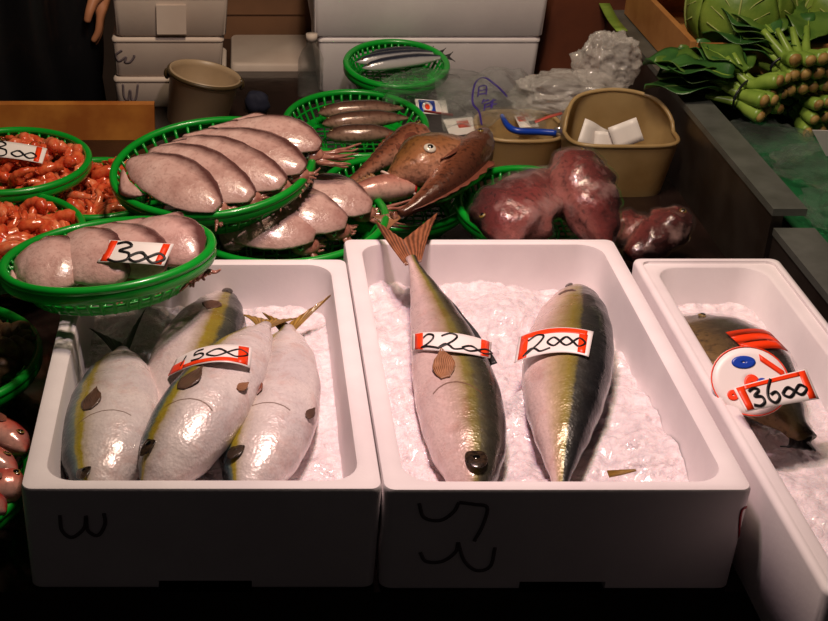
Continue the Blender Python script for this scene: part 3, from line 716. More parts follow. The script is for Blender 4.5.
# squid
def sq(label, tip, head, W, T, seed, grp, z0, z1, **k):
    return squid(label, P(*tip, z0), P(*head, z1), W, T, seed, grp, **k)
G1 = 'squid in the tilted basket'
sq('squid lying nearest the front rim of the tilted basket, pale mantle tip towards the shrimp', (126, 163), (220, 205), .100, .032, 1, G1, .172, .156, lean=23, arms=.012)
sq('second squid from the front rim of the tilted basket', (148, 153), (254, 194), .100, .032, 2, G1, .178, .162, lean=25, arms=.012)
sq('third squid from the front rim of the tilted basket', (172, 143), (284, 183), .104, .034, 3, G1, .184, .170, lean=25, arms=.012)
sq('fourth squid from the front rim of the tilted basket', (198, 135), (302, 170), .10, .034, 4, G1, .190, .180, lean=25, arms=.012)
sq('squid at the back of the tilted basket with arms trailing over the rim', (224, 127), (318, 148), .094, .034, 5, G1, .196, .192, lean=19, arms=.06, armdir=(1, .35, .02))
G2 = 'squid in the lower basket'
sq('pale squid at the near end of the lower basket by the foam box rim', (218, 220), (314, 238), .110, .040, 11, G2, .085, .078, lean=20, arms=.014)
sq('middle squid of the lower basket partly under the tilted basket', (246, 206), (346, 224), .105, .038, 12, G2, .098, .088, lean=23, arms=.014)
sq('squid at the back of the lower basket with arms reaching over its right rim', (284, 194), (372, 206), .10, .036, 13, G2, .105, .10, lean=20, arms=.07, armdir=(1, .2, .05))
G3 = 'squid in the front 300 basket'
sq('squid at the left end of the front basket, left of the 300 card', (14, 264), (92, 268), .115, .042, 21, G3, .190, .200, lean=13, arms=.012)
sq('squid lying under the front 300 card', (70, 236), (122, 278), .105, .042, 22, G3, .205, .205, lean=19, arms=.010)
sq('squid behind the front 300 card', (100, 230), (156, 274), .10, .042, 23, G3, .205, .208, lean=19, arms=.010)
sq('squid at the right end of the front basket beyond the 300 card', (136, 226), (192, 262), .10, .042, 24, G3, .205, .210, lean=19, arms=.010)
price_card('white card with orange bars reading 300 on the squid of the front basket', [((109, 240, .235), (97, 262, .222)), ((141, 242, .240), (131, 263, .227)), ((174, 244, .235), (164, 266, .222))],
    [('3', .13, .47, .0, .95), ('oo', .42, .97, .02, .8)], [(.04, .15, .03, .97), (.84, .95, .03, .97)], lift=0, pen=.0036)
PROF_GU = [(0, .52), (.05, .66), (.12, .8), (.25, .95), (.34, 1.0), (.48, .9), (.62, .7), (.75, .5), (.86, .34), (.94, .26), (1, .24)]
# gurnard with an open mouth
gu = Fish('gurnard', 'pink fish with an open red mouth lying over the right rim of the lower basket', 'fish', [P(414, 187, .105), P(372, 190, .105), P(322, 202, .10)], .050, .046, (0, 1, .3), 20, 'pinkfish', PROF_GU)
t_, n_, d_ = gu.frame(.02)
mb = MB(); q = Matrix((t_, d_, n_)).transposed(); mb.ell(gu.pos(.0)-t_*.002, (.004, .013, .010), 16, 10, q); mb.build('open_mouth', 'mouth_red', gu.root)
mb = MB(); c = gu.pos(.0)-t_*.004
mb.tube([c+d_*(.0135*math.cos(a))+n_*(.0105*math.sin(a))+t_*(.004*abs(math.cos(a))) for a in [lerp(-3.0, .3, k/14) for k in range(15)]], .0028, 6); mb.build('jaw', 'teeth', gu.root)
gu.ridge('dorsal_fin', 'fin_tan', .38, .8, .02, spiky=.3)
PROF_SN = [(0, .20), (.05, .30), (.12, .44), (.22, .64), (.34, .88), (.46, 1.0), (.6, .96), (.8, .7), (1, .4)]
# rockfish
r1 = Fish('rockfish', 'brown fish with its head between the goby basket and the big eyed fish', 'fish', [P(428, 130, .125), P(396, 150, .11), P(340, 190, .09)], .066, .058, (-.3, 1, 0), 8, 'rock', PROF_ROCK, lump=.06)
r1.eye(.13, .45, .006, 'eye_gold'); r1.fan('pectoral_fin', 'fin_red', .36, -.5, -6, .04, .024, .03); r1.ridge('dorsal_fin', 'fin_red', .3, .85, .014, spiky=.3)
r2 = Fish('rockfish', 'olive brown rockfish staring with a big pale ringed eye', 'fish', [P(388, 180, .110), P(430, 160, .135), P(474, 150, .105)], .112, .085, (-.3, 1, .5), 8, 'rock_olive', PROF_SN, lump=.10)
r2.eye(.40, -.30, .0110, 'eye_white', pupil=.5); r2.ridge('dorsal_fin', 'fin_red', .36, .8, .022, spiky=.4); r2.fan('pectoral_fin', 'fin_red', .6, -.75, -10, .04, .03, .03)
t_, n_, d_ = r2.frame(.03); mb = MB(); c = r2.pos(.01)
mb.tube([c+n_*(.022*math.cos(a))-d_*(.006+.010*math.sin(a))+t_*.012*abs(math.sin(a)) for a in [lerp(0, math.pi, k/12) for k in range(13)]], .0028, 6); mb.build('jaw', 'teeth', r2.root)
r3 = Fish('rockfish', 'dark brown rockfish lying head up against the yellowed tray, tail towards the foam box', 'fish', [P(486, 131, .135), P(450, 180, .125), P(392, 218, .095)], .078, .07, (1, .4, 0), 12, 'rock', PROF_ROCK, lump=.06)
r3.eye(.13, .2, .006, 'eye_gold'); r3.ridge('dorsal_fin', 'fin_red', .3, .9, .02, spiky=.35); r3.fan('pectoral_fin', 'fin_red', .36, -.25, -6, .05, .03, .03)
r3.tail(P(372, 216, .10), P(384, 236, .09), .02, 'fin_tan')
PROF_W = [(0, .18), (.05, .46), (.12, .7), (.22, .9), (.36, 1.0), (.52, .98), (.68, .86), (.82, .68), (.93, .5), (1, .34)]
# wrapped dark red fish
def wrapped(label, pts, D, W, dor, roll, grp=None):
    f = Fish('wrapped_fish', label, 'fish', pts, D, W, dor, roll, 'rock_dark', PROF_W, lump=.22, group=grp)
    f.eye(.14, .42, .006);
    mb = MB(); rows = []
    for i in range(31):
        u = lerp(.0, 1, i/30); r = []
        for k in range(28):
            p = f.S(u, 2*math.pi*k/28); r.append(p+(p-f.pos(u)).normalized()*(.0045+.005*noise.noise(p*45)))
        rows.append(r)
    mb.grid(rows, True, True, True); mb.build('plastic_wrap', 'wrap', f.root); return f
wrapped('dark red fish in cling film slumped to the left in the green basket', [P(490, 240, .115), P(519, 208, .140), P(556, 176, .120)], .125, .085, (-1, .6, .2), 0)
wrapped('dark red fish in cling film standing head up before the big plastic tub', [P(566, 157, .170), P(586, 196, .150), P(604, 250, .085)], .100, .085, (1, 0, .2), 0)
wrapped('brown fish in cling film leaning behind the gap between two foam boxes', [P(682, 212, .085), P(660, 234, .065), P(628, 256, .04)], .075, .06, (1, .4, 0), 0)
wrapped('dark fish in cling film lying under the yellowed plastic tub', [P(610, 226, .04), P(632, 230, .045), P(660, 236, .03)], .07, .06, (0, 1, 0), 0)
# slim silver fish
for i, (h, t, lab) in enumerate([((362, 68, .105), (447, 57, .115), 'slim silver fish nearest the front rim of the small basket'), ((356, 62, .110), (440, 53, .115), 'slim silver fish in the middle of the small basket'), ((366, 58, .112), (428, 51, .115), 'slim silver fish at the back of the small basket')]):
    f = Fish('saury', lab, 'fish', [P(*h), (P(*h)+P(*t))/2+V((0, 0, .003)), P(*t)], .030, .022, (0, 1, 0), 46, 'saury', PROF_SLIM, group='slim silver fish in the small basket', NU=24, NV=16)
    f.eye(.07, .2, .003); e = f.pos(1); t_, n_, d_ = f.frame(1); f.tail(e+t_*.016+d_*.012, e+t_*.016-d_*.012, .006, 'fin_blue')
# gobies
for i, (h, t, lab) in enumerate([((318, 113, .065), (404, 108, .07), 'brown goby at the back of its green basket'), ((322, 124, .07), (408, 118, .075), 'brown goby in the middle of its green basket'), ((326, 136, .07), (398, 134, .075), 'brown goby nearest the front rim of its green basket')]):
    f = Fish('goby', lab, 'fish', [P(*h), (P(*h)+P(*t))/2+V((0, 0, .004)), P(*t)], .040, .034, (0, 1, 0), 18, 'brownfish', PROF_SLIM, group='brown gobies in a basket', NU=24, NV=16, lump=.06)
    f.eye(.08, .3, .004); f.ridge('dorsal_fin', 'fin_dark', .3, .8, .012, spiky=.2)
# red fish in the nearest left basket
for i, (h, t, lab) in enumerate([((26, 452, .078), (-30, 418, .07), 'red fish at the back of the nearest left basket'), ((16, 474, .088), (-60, 446, .075), 'pale bellied red fish on top in the nearest left basket'), ((27, 484, .076), (-40, 500, .07), 'red fish with dark back by the front rim of the nearest left basket'), ((6, 512, .07), (-64, 494, .066), 'red fish lowest against the front rim of the nearest left basket')]):
    f = Fish('red_fish', lab, 'fish', [P(*h), (P(*h)+P(*t))/2+V((0, 0, .006)), P(*t)], .05, .04, (0, 1, 0), [-18, -25, 5, 0][i], 'redfish', PROF_BREAM, group='red fish in the nearest left basket', NU=26, NV=18)
    f.eye(.17, .10, .0055, 'eye_gold', hgt=.5, pupil=.7); f.fan('pectoral_fin', 'fin_red', .36, -.2, 10, .022, .014, .15)
# whelks: spiral shells
def whelk(label, c, rz, s, grp):
    mb = MB(); rows = []
    for i in range(64):
        x = i/63; a = x*6.5*math.pi; sc_ = (1-x)**1.15+.02; cx = V((math.cos(a)*.012*sc_, math.sin(a)*.012*sc_, .046*(1-sc_)))*s
        rows.append([cx+(V((math.cos(a), math.sin(a), 0))*math.cos(k*math.pi/5)+V((0, 0, 1))*math.sin(k*math.pi/5))*.0125*sc_*s for k in range(10)])
    mb.grid(rows, True, True, True); R3 = Matrix.Rotation(rz, 3, 'Z')@Matrix.Rotation(1.25, 3, 'X')
    mb.v = [V(c)+R3@p for p in mb.v]
    return tag(mb.build('whelk', 'shell', None, origin=c), label, 'shellfish', grp)
M['shell'] = simple('whelk_shell', (150, 116, 86), .45, (92, 64, 48), 60, bump=.4, bscale=90, bdist=.002)
for c, rz, lab in [((18, 340, .05), .6, 'whelk at the back right of the left basket'), ((6, 356, .06), 2.2, 'pale whelk in the middle of the left basket'), ((24, 358, .05), -1.0, 'whelk by the right rim of the left basket'), ((-6, 338, .055), 1.4, 'whelk at the back of the left basket, partly out of view'), ((2, 376, .045), 3.6, 'whelk near the front of the left basket')]:
    whelk(lab, P(*c), rz, 1.25, 'whelks in the left basket')
# shrimp
s0 = shrimp_mesh(1, 'shrimp'); s1 = shrimp_mesh(2, 'shrimp_pale'); s2 = shrimp_mesh(3, 'shrimp')
base = [s0, s1, s2]; used = set()
def heap(b, n, label, grp, z, rfrac, mound, seed, xr=(-1, 1)):
    rnd = random.Random(seed); k = 0; X = wm(b); R = b['R']
    while k < n:
        x = rnd.uniform(*xr); y = rnd.uniform(-1, 1); r = math.hypot(x, y)
        if r > 1: continue
        k += 1; src = base[rnd.randrange(3)]
        o = src if src.name not in used else src.copy()
        if src.name in used: COL.objects.link(o)
        used.add(src.name)
        p = X@V((x*R*rfrac, y*R*rfrac, z+mound*(1-r*r)+rnd.uniform(-.008, .008)))
        o.location = p; o.rotation_euler = (rnd.uniform(-.9, .9), rnd.uniform(-.9, .9), rnd.uniform(0, 6.28)); o.scale = (rnd.uniform(.9, 1.2),)*3
        tag(o, label, 'shrimp', grp)
heap(b_sh1, 60, 'orange red shrimp heaped in the basket before the plank', 'shrimp under the back 300 card', -.030, .80, .024, 1, (-.2, 1))
heap(b_sh2, 55, 'red shrimp heaped in the basket wedged under the tilted squid basket', 'shrimp under the tilted basket', -.026, .82, .022, 2, (-.6, 1))
heap(b_sh3, 60, 'orange shrimp heaped in the basket behind the front squid basket', 'shrimp behind the front basket', -.032, .80, .026, 3, (0, 1))
price_card('white card with orange bar reading 300 lying on the shrimp before the plank', [((-14, 144, .135), (-17, 160, .122)), ((16, 147, .138), (14, 163, .125)), ((47, 153, .132), (42, 168, .120))],
    [('3', .18, .42, .05, .95), ('oo', .46, .88, .1, .75)], [(.02, .12, .03, .97), (.84, .93, .03, .97)], lift=.010, pen=.003)
price_card('card corner with an orange edge on the shrimp behind the front basket', [((-40, 236, .115), (-44, 248, .105)), ((-18, 234, .118), (-20, 247, .108)), ((6, 240, .112), (0, 252, .102))],
    [('3', .18, .42, .05, .95)], [(.86, .95, .03, .97), (.05, .95, .8, .95)], lift=.002, pen=.003)
# ------------------------------------------------------------------ background
# plank on edge
p = P(155, 140, 0)
mb = MB(); mb.box((-1.1, p.y, 0), (p.x, p.y+.022, .076)); tag(mb.build('wooden_plank', 'plank', None, smooth=False, origin=(-.5, p.y+.01, 0)), 'wet orange brown plank standing on edge behind the shrimp baskets', 'plank')
# foam stacks
def closed_box(name, label, x0, x1, y0, y1, z0, z1, lid, mat, group=None, cat='fish box', scribble=None, inset=.006):
    root = thing(name, label, cat, ((x0+x1)/2, (y0+y1)/2, z0), group=group)
    mb = MB(); zl = z1-lid
    mb.grid([rr(x0+i, x1-i, y0+i, y1-i, .012, z) for i, z in ((inset+.004, z0), (inset, z0+.004), (inset-.004, zl))], True, True, True); bd = mb.build('box_body', mat, root, angle=50)
    mb = MB(); mb.grid([rr(x0+i, x1-i, y0+i, y1-i, .014, z) for i, z in ((.003, zl), (0, zl+.003), (0, z1-.005), (.004, z1))], True, True, True); mb.build('lid', mat, root, angle=50)
    return root, bd
yb = 2.80
xl, xr = PY(112, 60, yb).x, PY(226, 60, yb).x
zs = [0, PY(150, 78, yb).z, PY(150, 37, yb).z, PY(150, -6, yb).z]
GB = 'foam boxes stacked behind the bucket'
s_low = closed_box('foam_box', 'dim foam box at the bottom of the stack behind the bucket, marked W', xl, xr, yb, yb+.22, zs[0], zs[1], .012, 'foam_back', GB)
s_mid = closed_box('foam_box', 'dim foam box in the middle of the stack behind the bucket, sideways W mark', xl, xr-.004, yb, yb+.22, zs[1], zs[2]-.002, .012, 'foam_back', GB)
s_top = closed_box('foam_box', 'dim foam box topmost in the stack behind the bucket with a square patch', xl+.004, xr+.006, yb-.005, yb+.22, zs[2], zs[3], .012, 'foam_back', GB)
strokes_on(s_low[1], [[(123, 84), (124, 96), (128, 100), (130, 90), (132, 100), (136, 98), (138, 84)]], .005, 'marker_writing', 'marker', s_low[0])
strokes_on(s_mid[1], [[(122, 50), (116, 55), (119, 61), (126, 57), (125, 62), (130, 62), (134, 57), (134, 55)]], .005, 'marker_writing', 'marker', s_mid[0])
pa, pb_ = PY(157, 34, yb-.006), PY(186, 5, yb-.006)
mb = MB(); mb.box((pa.x, yb-.009, pa.z), (pb_.x, yb-.002, pb_.z)); o = mb.build('square_patch', 'foam_back', s_top[0], smooth=False); o['label'] = 'raised square patch on the box front'
# big white boxes in the centre
yc = 2.9; xa, xb = PY(312, 60, yc).x, PY(541, 60, yc).x; zt = PY(400, 37, yc).z
GC = 'large foam boxes behind the small basket'
closed_box('foam_box', 'large pale foam box standing on the counter behind the small silver fish basket', xa+.012, xb-.004, yc, yc+.36, 0, zt-.001, .014, 'foam', GC)
closed_box('foam_box', 'large pale foam box stacked on the other behind the silver fish basket', xa-.004, xb+.004, yc-.008, yc+.37, zt, zt+.13, .014, 'foam', GC)
# brown carton and low foam box between the stacks
x0, x1 = PY(229, 80, 3.05).x, PY(312, 80, 3.05).x
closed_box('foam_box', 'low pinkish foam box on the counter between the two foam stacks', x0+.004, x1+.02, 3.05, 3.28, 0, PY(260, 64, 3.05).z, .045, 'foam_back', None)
root = thing('cardboard_carton', 'brown cardboard carton standing behind the low pinkish foam box', 'carton', (.05, 3.4, -.176))
mb = MB(); mb.box((x0-.02, 3.31, -.176), (x1+.04, 3.6, .085)); mb.build('carton_body', 'cardboard', root, smooth=False)
mb = MB(); mb.box((x0-.02, 3.305, .060), (x1+.04, 3.312, .10)); mb.build('flap', 'cardboard', root, smooth=False)
# brown panel right of the white boxes
mb = MB(); mb.box((xb+.012, 3.0, 0), (xb+.32, 3.03, .42)); tag(mb.build('wall_panel', 'brownwood', None, smooth=False, origin=(xb+.1, 3.0, 0)), 'reddish brown wooden panel standing behind the milky plastic bags', 'panel')
# bucket
bc = P(190, 110, 0); by = 2.70; cxl, cxr = PY(158, 70, by).x, PY(231, 80, by).x; R = (cxr-cxl)/2; cc = V(((cxl+cxr)/2, by, 0))
root = thing('bucket', 'milky plastic bucket with a dark wire handle in front of the foam stack', 'bucket', cc)
H = .118; Q = Matrix.Rotation(math.radians(11), 3, 'Y')
ring = lambda r, z, n=48: [cc+Q@V((r*math.cos(2*math.pi*k/n), r*math.sin(2*math.pi*k/n), z)) for k in range(n)]
mb = MB(); mb.grid([ring(R*.80, .006), ring(R*.82, .009), ring(R*.97, H-.01), ring(R, H-.008), ring(R, H), ring(R*.955, H), ring(R*.95, H-.012), ring(R*.73, .012)], True, True, True); mb.build('bucket_body', 'bucket', root)
mb = MB(); pts = [cc+Q@V((R*1.02*math.cos(a), R*1.02*math.sin(a), H-.006)) for a in [math.pi*2*k/40 for k in range(40)]]; mb.loop(pts, (.0035, .0045), 6)
mb.ell(cc+Q@V((-R*1.03, -.004, H-.016)), (.007, .007, .012)); mb.ell(cc+Q@V((R*1.03, -.004, H-.010)), (.007, .007, .012)); mb.build('handle', 'wire', root)
# blue lump and clear roll left of the big boxes
c = P(257, 103, .02); mb = MB(); crumpled(mb, c, (.026, .022, .026), 4, 24, 14, .2, flat_base=0); tag(mb.build('folded_cloth', 'navy', None, origin=c), 'small dark blue cloth on the counter beside the bucket', 'cloth')
c = P(310, 96, 0); root = thing('plastic_bottle', 'clear plastic bottle standing against the big foam boxes', 'bottle', (c.x, c.y, 0))
pr = [(.001, 0), (.026, .001), (.028, .008), (.028, .05), (.026, .055), (.028, .06), (.028, .085), (.020, .105), (.011, .115), (.011, .128)]
mb = MB(); mb.grid([[V((c.x+r*math.cos(2*math.pi*k/20), c.y+r*math.sin(2*math.pi*k/20), z)) for k in range(20)] for r, z in pr], True, True, True); mb.build('bottle_body', 'clear', root)
mb = MB(); mb.grid([[V((c.x+.0125*math.cos(2*math.pi*k/20), c.y+.0125*math.sin(2*math.pi*k/20), z)) for k in range(20)] for z in (.126, .142)], True, True, True); mb.build('cap', 'foam_back', root)
# ------------------------------------------------------------------ plastic tubs
def tub(name, label, c, rx, ry, front, back, mat, draft=.82, th=.004, group=None, power=2, floor=.006, n=64, sq=4):
    root = thing(name, label, 'tub', c); cx, cy = c.x, c.y
    def R(a, k):   # superellipse plan
        ca, sa = math.cos(a), math.sin(a); r = (abs(ca)**sq+abs(sa)**sq)**(-1/sq); return ca*r*k, sa*r*k
    def top(a):
        s = .5+.5*math.sin(a); s = max(0, (s-.5)*2); return front+(back-front)*math.sqrt(s) if s > 0 else front
    def wall(dk, zoff=0, r0=False):
        rows = []
        for i in range(11):
            x = i/10; row = []
            for k in range(n):
                a = 2*math.pi*k/n; z = lerp(floor if dk else 0, top(a), x)+zoff*(1 if i == 10 else 0); kk = lerp(draft, 1, min(1, z/front))
                px, py = R(a, 1); px *= kk*(rx-dk); py *= kk*(ry-dk)
                if z > front: px *= max(.1, (1-((z-front)/max(1e-6, back-front+.02))**2)**.5) if abs(px) > 0 else 1
                row.append(V((cx+px, cy+py, c.z+z)))
            rows.append(row)
        return rows
    A, B = wall(0), wall(th)
    mb = MB(); mb.grid(A+B[::-1], True, True, True); mb.build('tub_body', mat, root, angle=60)
    mb = MB(); mb.loop([(A[-1][k]+B[-1][k])/2 for k in range(n)], (.0042, .0042), 8); mb.build('rolled_rim', mat, root)
    return root
zb = .03
c = P(621, 200, 0); w = (P(678, 200, 0).x-P(566, 200, 0).x)/2
c = V((c.x, c.y+.075, 0))
tub('plastic_tub', 'yellowed scoop shaped plastic tub with a high rounded back holding folded white cards', c, w, .075, .105, .162, 'tub')
c2 = P(521, 172, .0)+V((0, .06, 0))
tub('plastic_tray', 'low yellowed plastic tray between the dark rockfish and the scoop shaped tub', c2, .085, .08, .07, .074, 'tub_old', draft=.8, sq=3)
def paper(label, c, w, h, tilt, rz, name='folded_card'):
    R3 = Matrix.Rotation(rz, 3, 'Z')@Matrix.Rotation(tilt, 3, 'X'); rows = [[V(c)+R3@V((lerp(-w, w, i/8)/2, 0, 0))+R3@V((0, h*(j/4-.5), .006*math.sin(i/8*math.pi))) for j in range(5)] for i in range(9)]
    mb = MB(); mb.sheet(rows, .0012); return mb
for px, py, w_, h_, rz, ry, lab in [(593, 137, .06, .05, .25, .5, 'white card leaning at the left inside the scoop shaped tub'), (626, 134, .055, .045, .1, -.35, 'white card leaning at the right inside the scoop shaped tub'), (608, 140, .05, .03, -.1, .05, 'white card standing lowest between the two cards in the tub')]:
    q = PY(px, py, c.y-.02+.01*ry); R3 = Matrix.Rotation(rz, 3, 'Z')@Matrix.Rotation(ry, 3, 'Y')@Matrix.Rotation(1.15, 3, 'X')
    mb = MB(); mb.sheet([[q+R3@V((w_*(i/6-.5), h_*(j/4-.5), .003*math.sin(i))) for j in range(5)] for i in range(7)], .0012)
    tag(mb.build('paper_card', 'card', None, origin=q), lab, 'card', 'white cards in the tub')
# ------------------------------------------------------------------ bags and bits
c = P(606, 84, .06); c = PY(608, 62, 2.62)
mb = MB(); crumpled(mb, c, (.062, .052, .064), 3, amp=.25, freq=1.5, ridge=.32, mat=None); tag(mb.build('plastic_bag', 'bag', None, origin=(c.x, c.y, c.z-.07)), 'milky crumpled plastic bag bulging above the scoop shaped tub', 'bag')
c = PY(566, 96, 2.60)
mb = MB(); crumpled(mb, c, (.110, .06, .050), 8, amp=.25, freq=1.6, ridge=.32); tag(mb.build('plastic_bag', 'bag', None, origin=(c.x, c.y, c.z-.05)), 'flattened milky plastic bag with a hole lying left of the bulging bag', 'bag')
c = PY(490, 104, 2.56)
mb = MB(); rows = []
for i in range(41):
    r = []
    for j in range(49):
        x = lerp(-.10, .10, j/48); y = lerp(-.09, .09, i/40); q = V((x*14, y*14, 4))
        r.append(c+V((x+.006*noise.noise(q), y, .02+.25*y+.030*noise.noise(q*.8)+.012*noise.noise(q*2.4)-1.8*x*x)))
    rows.append(r)
mb.sheet(rows, .0008); bg = mb.build('printed_bag', 'clear', None, origin=(c.x, c.y, 0))
tag(bg, 'clear plastic bag with violet characters printed inside a rounded outline', 'bag')
strokes_on(bg, [[(482, 127), (479, 112), (473, 104), (473, 92), (477, 81), (485, 78), (494, 84), (501, 90), (507, 97)]], .0036, 'printed_outline', 'blueprint', bg)
strokes_on(bg, [[(479, 87), (478, 97)], [(479, 87), (486, 86), (486, 95)], [(479, 91), (486, 90)], [(479, 94.5), (486, 93.5)],
                [(484, 99), (482, 104)], [(482, 102), (489, 100)], [(485, 104), (484, 111)], [(484, 105), (491, 103), (491, 109)], [(484, 108), (491, 106)], [(493, 99), (492, 108)], [(490, 102), (496, 100)], [(490, 105), (497, 104)]], .0026, 'printed_characters', 'blueprint', bg, n=3)
c = PY(438, 88, 2.66)
mb = MB(); crumpled(mb, c, (.115, .07, .028), 15, amp=.3); tag(mb.build('plastic_bag', 'clear', None, origin=(c.x, c.y, 0)), 'clear plastic bag crumpled in front of the small silver fish basket', 'bag')
def flat_card(name, label, cat, corners, z0, z1, mat='card'):
    """corners: pixel places of the upper-left, upper-right, lower-left edge ends"""
    A, B_, C_ = P(*corners[0], z1), P(*corners[1], z1), P(*corners[2], z0)
    f = lambda u, v: A+(B_-A)*u+(C_-A)*(1-v)
    root = thing(name, label, cat, f(.5, 0)); mb = MB(); mb.sheet([[f(i/6, j/4) for j in range(5)] for i in range(7)], .001); mb.build('card', mat, root, smooth=False)
    n = (B_-A).cross(C_-A).normalized(); n = n if n.z > 0 else -n
    return root, (lambda u, v, e=.001: f(u, v)+n*e)
root, f = flat_card('picture_card', 'small white card with a blue square and red sunburst beyond the goby basket', 'card', [(415, 99), (446, 101), (417, 113)], .07, .085)
mb = MB(); mb.sheet([[f(lerp(.10, .62, i/4), lerp(.1, .92, j/4)) for j in range(5)] for i in range(5)], .0006); mb.build('blue_square', 'blue', root)
fc = lambda r0: [[f(.36+.17*r*math.cos(a), .45+.34*r*math.sin(a), .0018) for a in [2*math.pi*k/20 for k in range(21)]] for r in (.02, .5, 1)]
mb = MB(); mb.sheet(fc(0), .0006); mb.build('pale_disc', 'card', root)
mb = MB(); mb.sheet([[f(.36+.08*r*math.cos(a), .42+.2*r*math.sin(a), .0028) for a in [2*math.pi*k/20 for k in range(21)]] for r in (.02, .5, 1)], .0006); mb.build('red_mark', 'orange', root)
root, f = flat_card('paper_slip', 'white paper slip with a faded red print behind the big eyed rockfish', 'card', [(443, 120), (472, 117), (450, 136)], .06, .07)
mb = MB(); mb.sheet([[f(lerp(.4, .8, i/4), lerp(.4, .8, j/4)) for j in range(5)] for i in range(5)], .0006); mb.build('red_print', 'redprint', root)
root, f = flat_card('paper_slip', 'white slip with a red mark lying beside the blue handled knife', 'card', [(514, 116), (533, 115), (520, 128)], .055, .065)
mb = MB(); mb.sheet([[f(lerp(.1, .5, i/4), lerp(.5, .9, j/4)) for j in range(5)] for i in range(5)], .0006); mb.build('red_print', 'redprint', root)
mb = MB(); mb.sheet([[f(lerp(.6, .9, i/4), lerp(.2, .5, j/4)) for j in range(5)] for i in range(5)], .0006); mb.build('black_print', 'ink', root)
mb = MB(); a, b = P(424, 111, .08), P(453, 115, .075); mb.tube([a, (a+b)/2, b], .0026, 8); tag(mb.build('wooden_stick', 'cord', None, origin=a), 'thin dark red stick lying below the small white picture card', 'stick')
# blue handled tool
pts = spline([P(502, 116, .09), P(508, 126, .085), P(518, 131, .082), P(540, 132, .08), P(556, 133, .08)], 6)
root = thing('knife', 'knife with a bright blue plastic handle lying behind the low yellowed tray', 'knife', pts[0])
mb = MB(); mb.tube(pts, lambda x: .0065 if x > .3 else .0065-.002*(1-x/.3), 10); mb.build('handle', 'blue', root)
d = V((.9, .25, .12)).normalized(); e = pts[-1]; mb = MB(); mb.sheet([[e+d*x+V((0, 0, 1))*(q*(.011-.08*x)) for q in (-1, 0, 1)] for x in (-.005, .03, .06, .09)], .0015); mb.build('blade', 'silver', root)
pts = [P(535, 122, .10), P(548, 117, .10), P(562, 113, .10)]
mb = MB(); mb.sheet([[p+V((0, q*.006, 0)) for q in (-1, 0, 1)] for p in pts], .0012); tag(mb.build('paper_strip', 'redprint', None, origin=pts[0]), 'red and white paper strip sticking out beside the scoop shaped tub', 'paper')
# ------------------------------------------------------------------ crate and vegetables
zk = .162; k0 = P(684, 82, zk)
cr = thing('wooden_crate', 'open pale wooden crate standing on the steel ledge with cabbages inside', 'crate', (k0.x+.2, k0.y+.2, zk))
hx = PY(690, 41, k0.y); Hk = hx.z-zk; th = .012; Lx, Ly = .42, .46
def slab(a, b, m, nm):
    mb = MB(); mb.box(a, b); o = mb.build(nm, m, cr, smooth=False)
    bv = o.modifiers.new('b', 'BEVEL'); bv.width = .0012; bv.segments = 2; return o
slab((k0.x, k0.y, zk), (k0.x+th, k0.y+Ly, zk+Hk), 'crate', 'side_board')
slab((k0.x+Lx, k0.y, zk), (k0.x+Lx+th, k0.y+Ly, zk+Hk), 'crate', 'side_board')
slab((k0.x+th, k0.y, zk), (k0.x+Lx, k0.y+th, zk+Hk*.92), 'crate', 'end_board')
slab((k0.x+th, k0.y+Ly-th, zk), (k0.x+Lx, k0.y+Ly, zk+Hk), 'crate', 'end_board')
slab((k0.x+th, k0.y+th, zk), (k0.x+Lx, k0.y+Ly-th, zk+.008), 'crate', 'bottom_board')
def cabbage(label, c, r, seed):
    root = thing('cabbage', label, 'cabbage', c-V((0, 0, r)), group='cabbages in the crate')
    rnd = random.Random(seed); mb = MB(); mb.ell(c, (r*.9, r*.9, r*.85), 32, 20); mb.build('heart', 'cabbage', root)
    for k in range(7):
        a0 = k*2.4+seed; rows = []; vein = []
        for i in range(15):
            row = []
            for j in range(17):
                th_ = lerp(-.75, .75, j/16); ph = lerp(-1.0, 1.15, i/14)
                rr_ = r*(1.0+.025*k/2+.05*noise.noise(V((th_*4, ph*4, seed+k)))+.12*max(0, abs(th_)-.5)+.10*max(0, ph-.75))
                a = a0+th_*math.sqrt(max(.05, 1-(ph/1.35)**2)); row.append(c+V((rr_*math.cos(ph)*math.cos(a), rr_*math.cos(ph)*math.sin(a), rr_*.95*math.sin(ph))))
            rows.append(row); vein.append(row[8]+(row[8]-c).normalized()*.001)
        mb = MB(); mb.sheet(rows, .0016); lf = mb.build('leaf', 'cabbage', root)
        mb = MB(); mb.tube(vein, lambda x: .0042*(1-x*.8), 6)
        for s in (3, 5, 7, 9):
            mb.tube([rows[s][8], rows[s+2][11]+(rows[s+2][11]-c).normalized()*.0015, rows[s+3][14]+(rows[s+3][14]-c).normalized()*.0015], .0014, 5); mb.tube([rows[s][8], rows[s+2][5]+(rows[s+2][5]-c).normalized()*.0015, rows[s+3][2]+(rows[s+3][2]-c).normalized()*.0015], .0014, 5)
        mb.build('vein', 'vein', lf)
cabbage('pale green cabbage at the left in the wooden crate', V((k0.x+.135, k0.y+.13, zk+.105)), .098, 1)
cabbage('pale green cabbage at the right in the wooden crate', V((k0.x+.33, k0.y+.125, zk+.105)), .092, 5)
q0 = V((k0.x+.025, k0.y+.30, zk+Hk+.002)); mb = MB(); mb.sheet([[q0+V((x*.10, y*.15, .012*noise.noise(V((x*3, y*3, 1)))))+V((0, 0, .01)) for y in (0, .25, .5, .75, 1)] for x in (0, .25, .5, .75, 1)], .0012)
tag(mb.build('printed_sheet', 'card', None, origin=q0), 'printed white sheet lying across the back of the crate', 'paper')
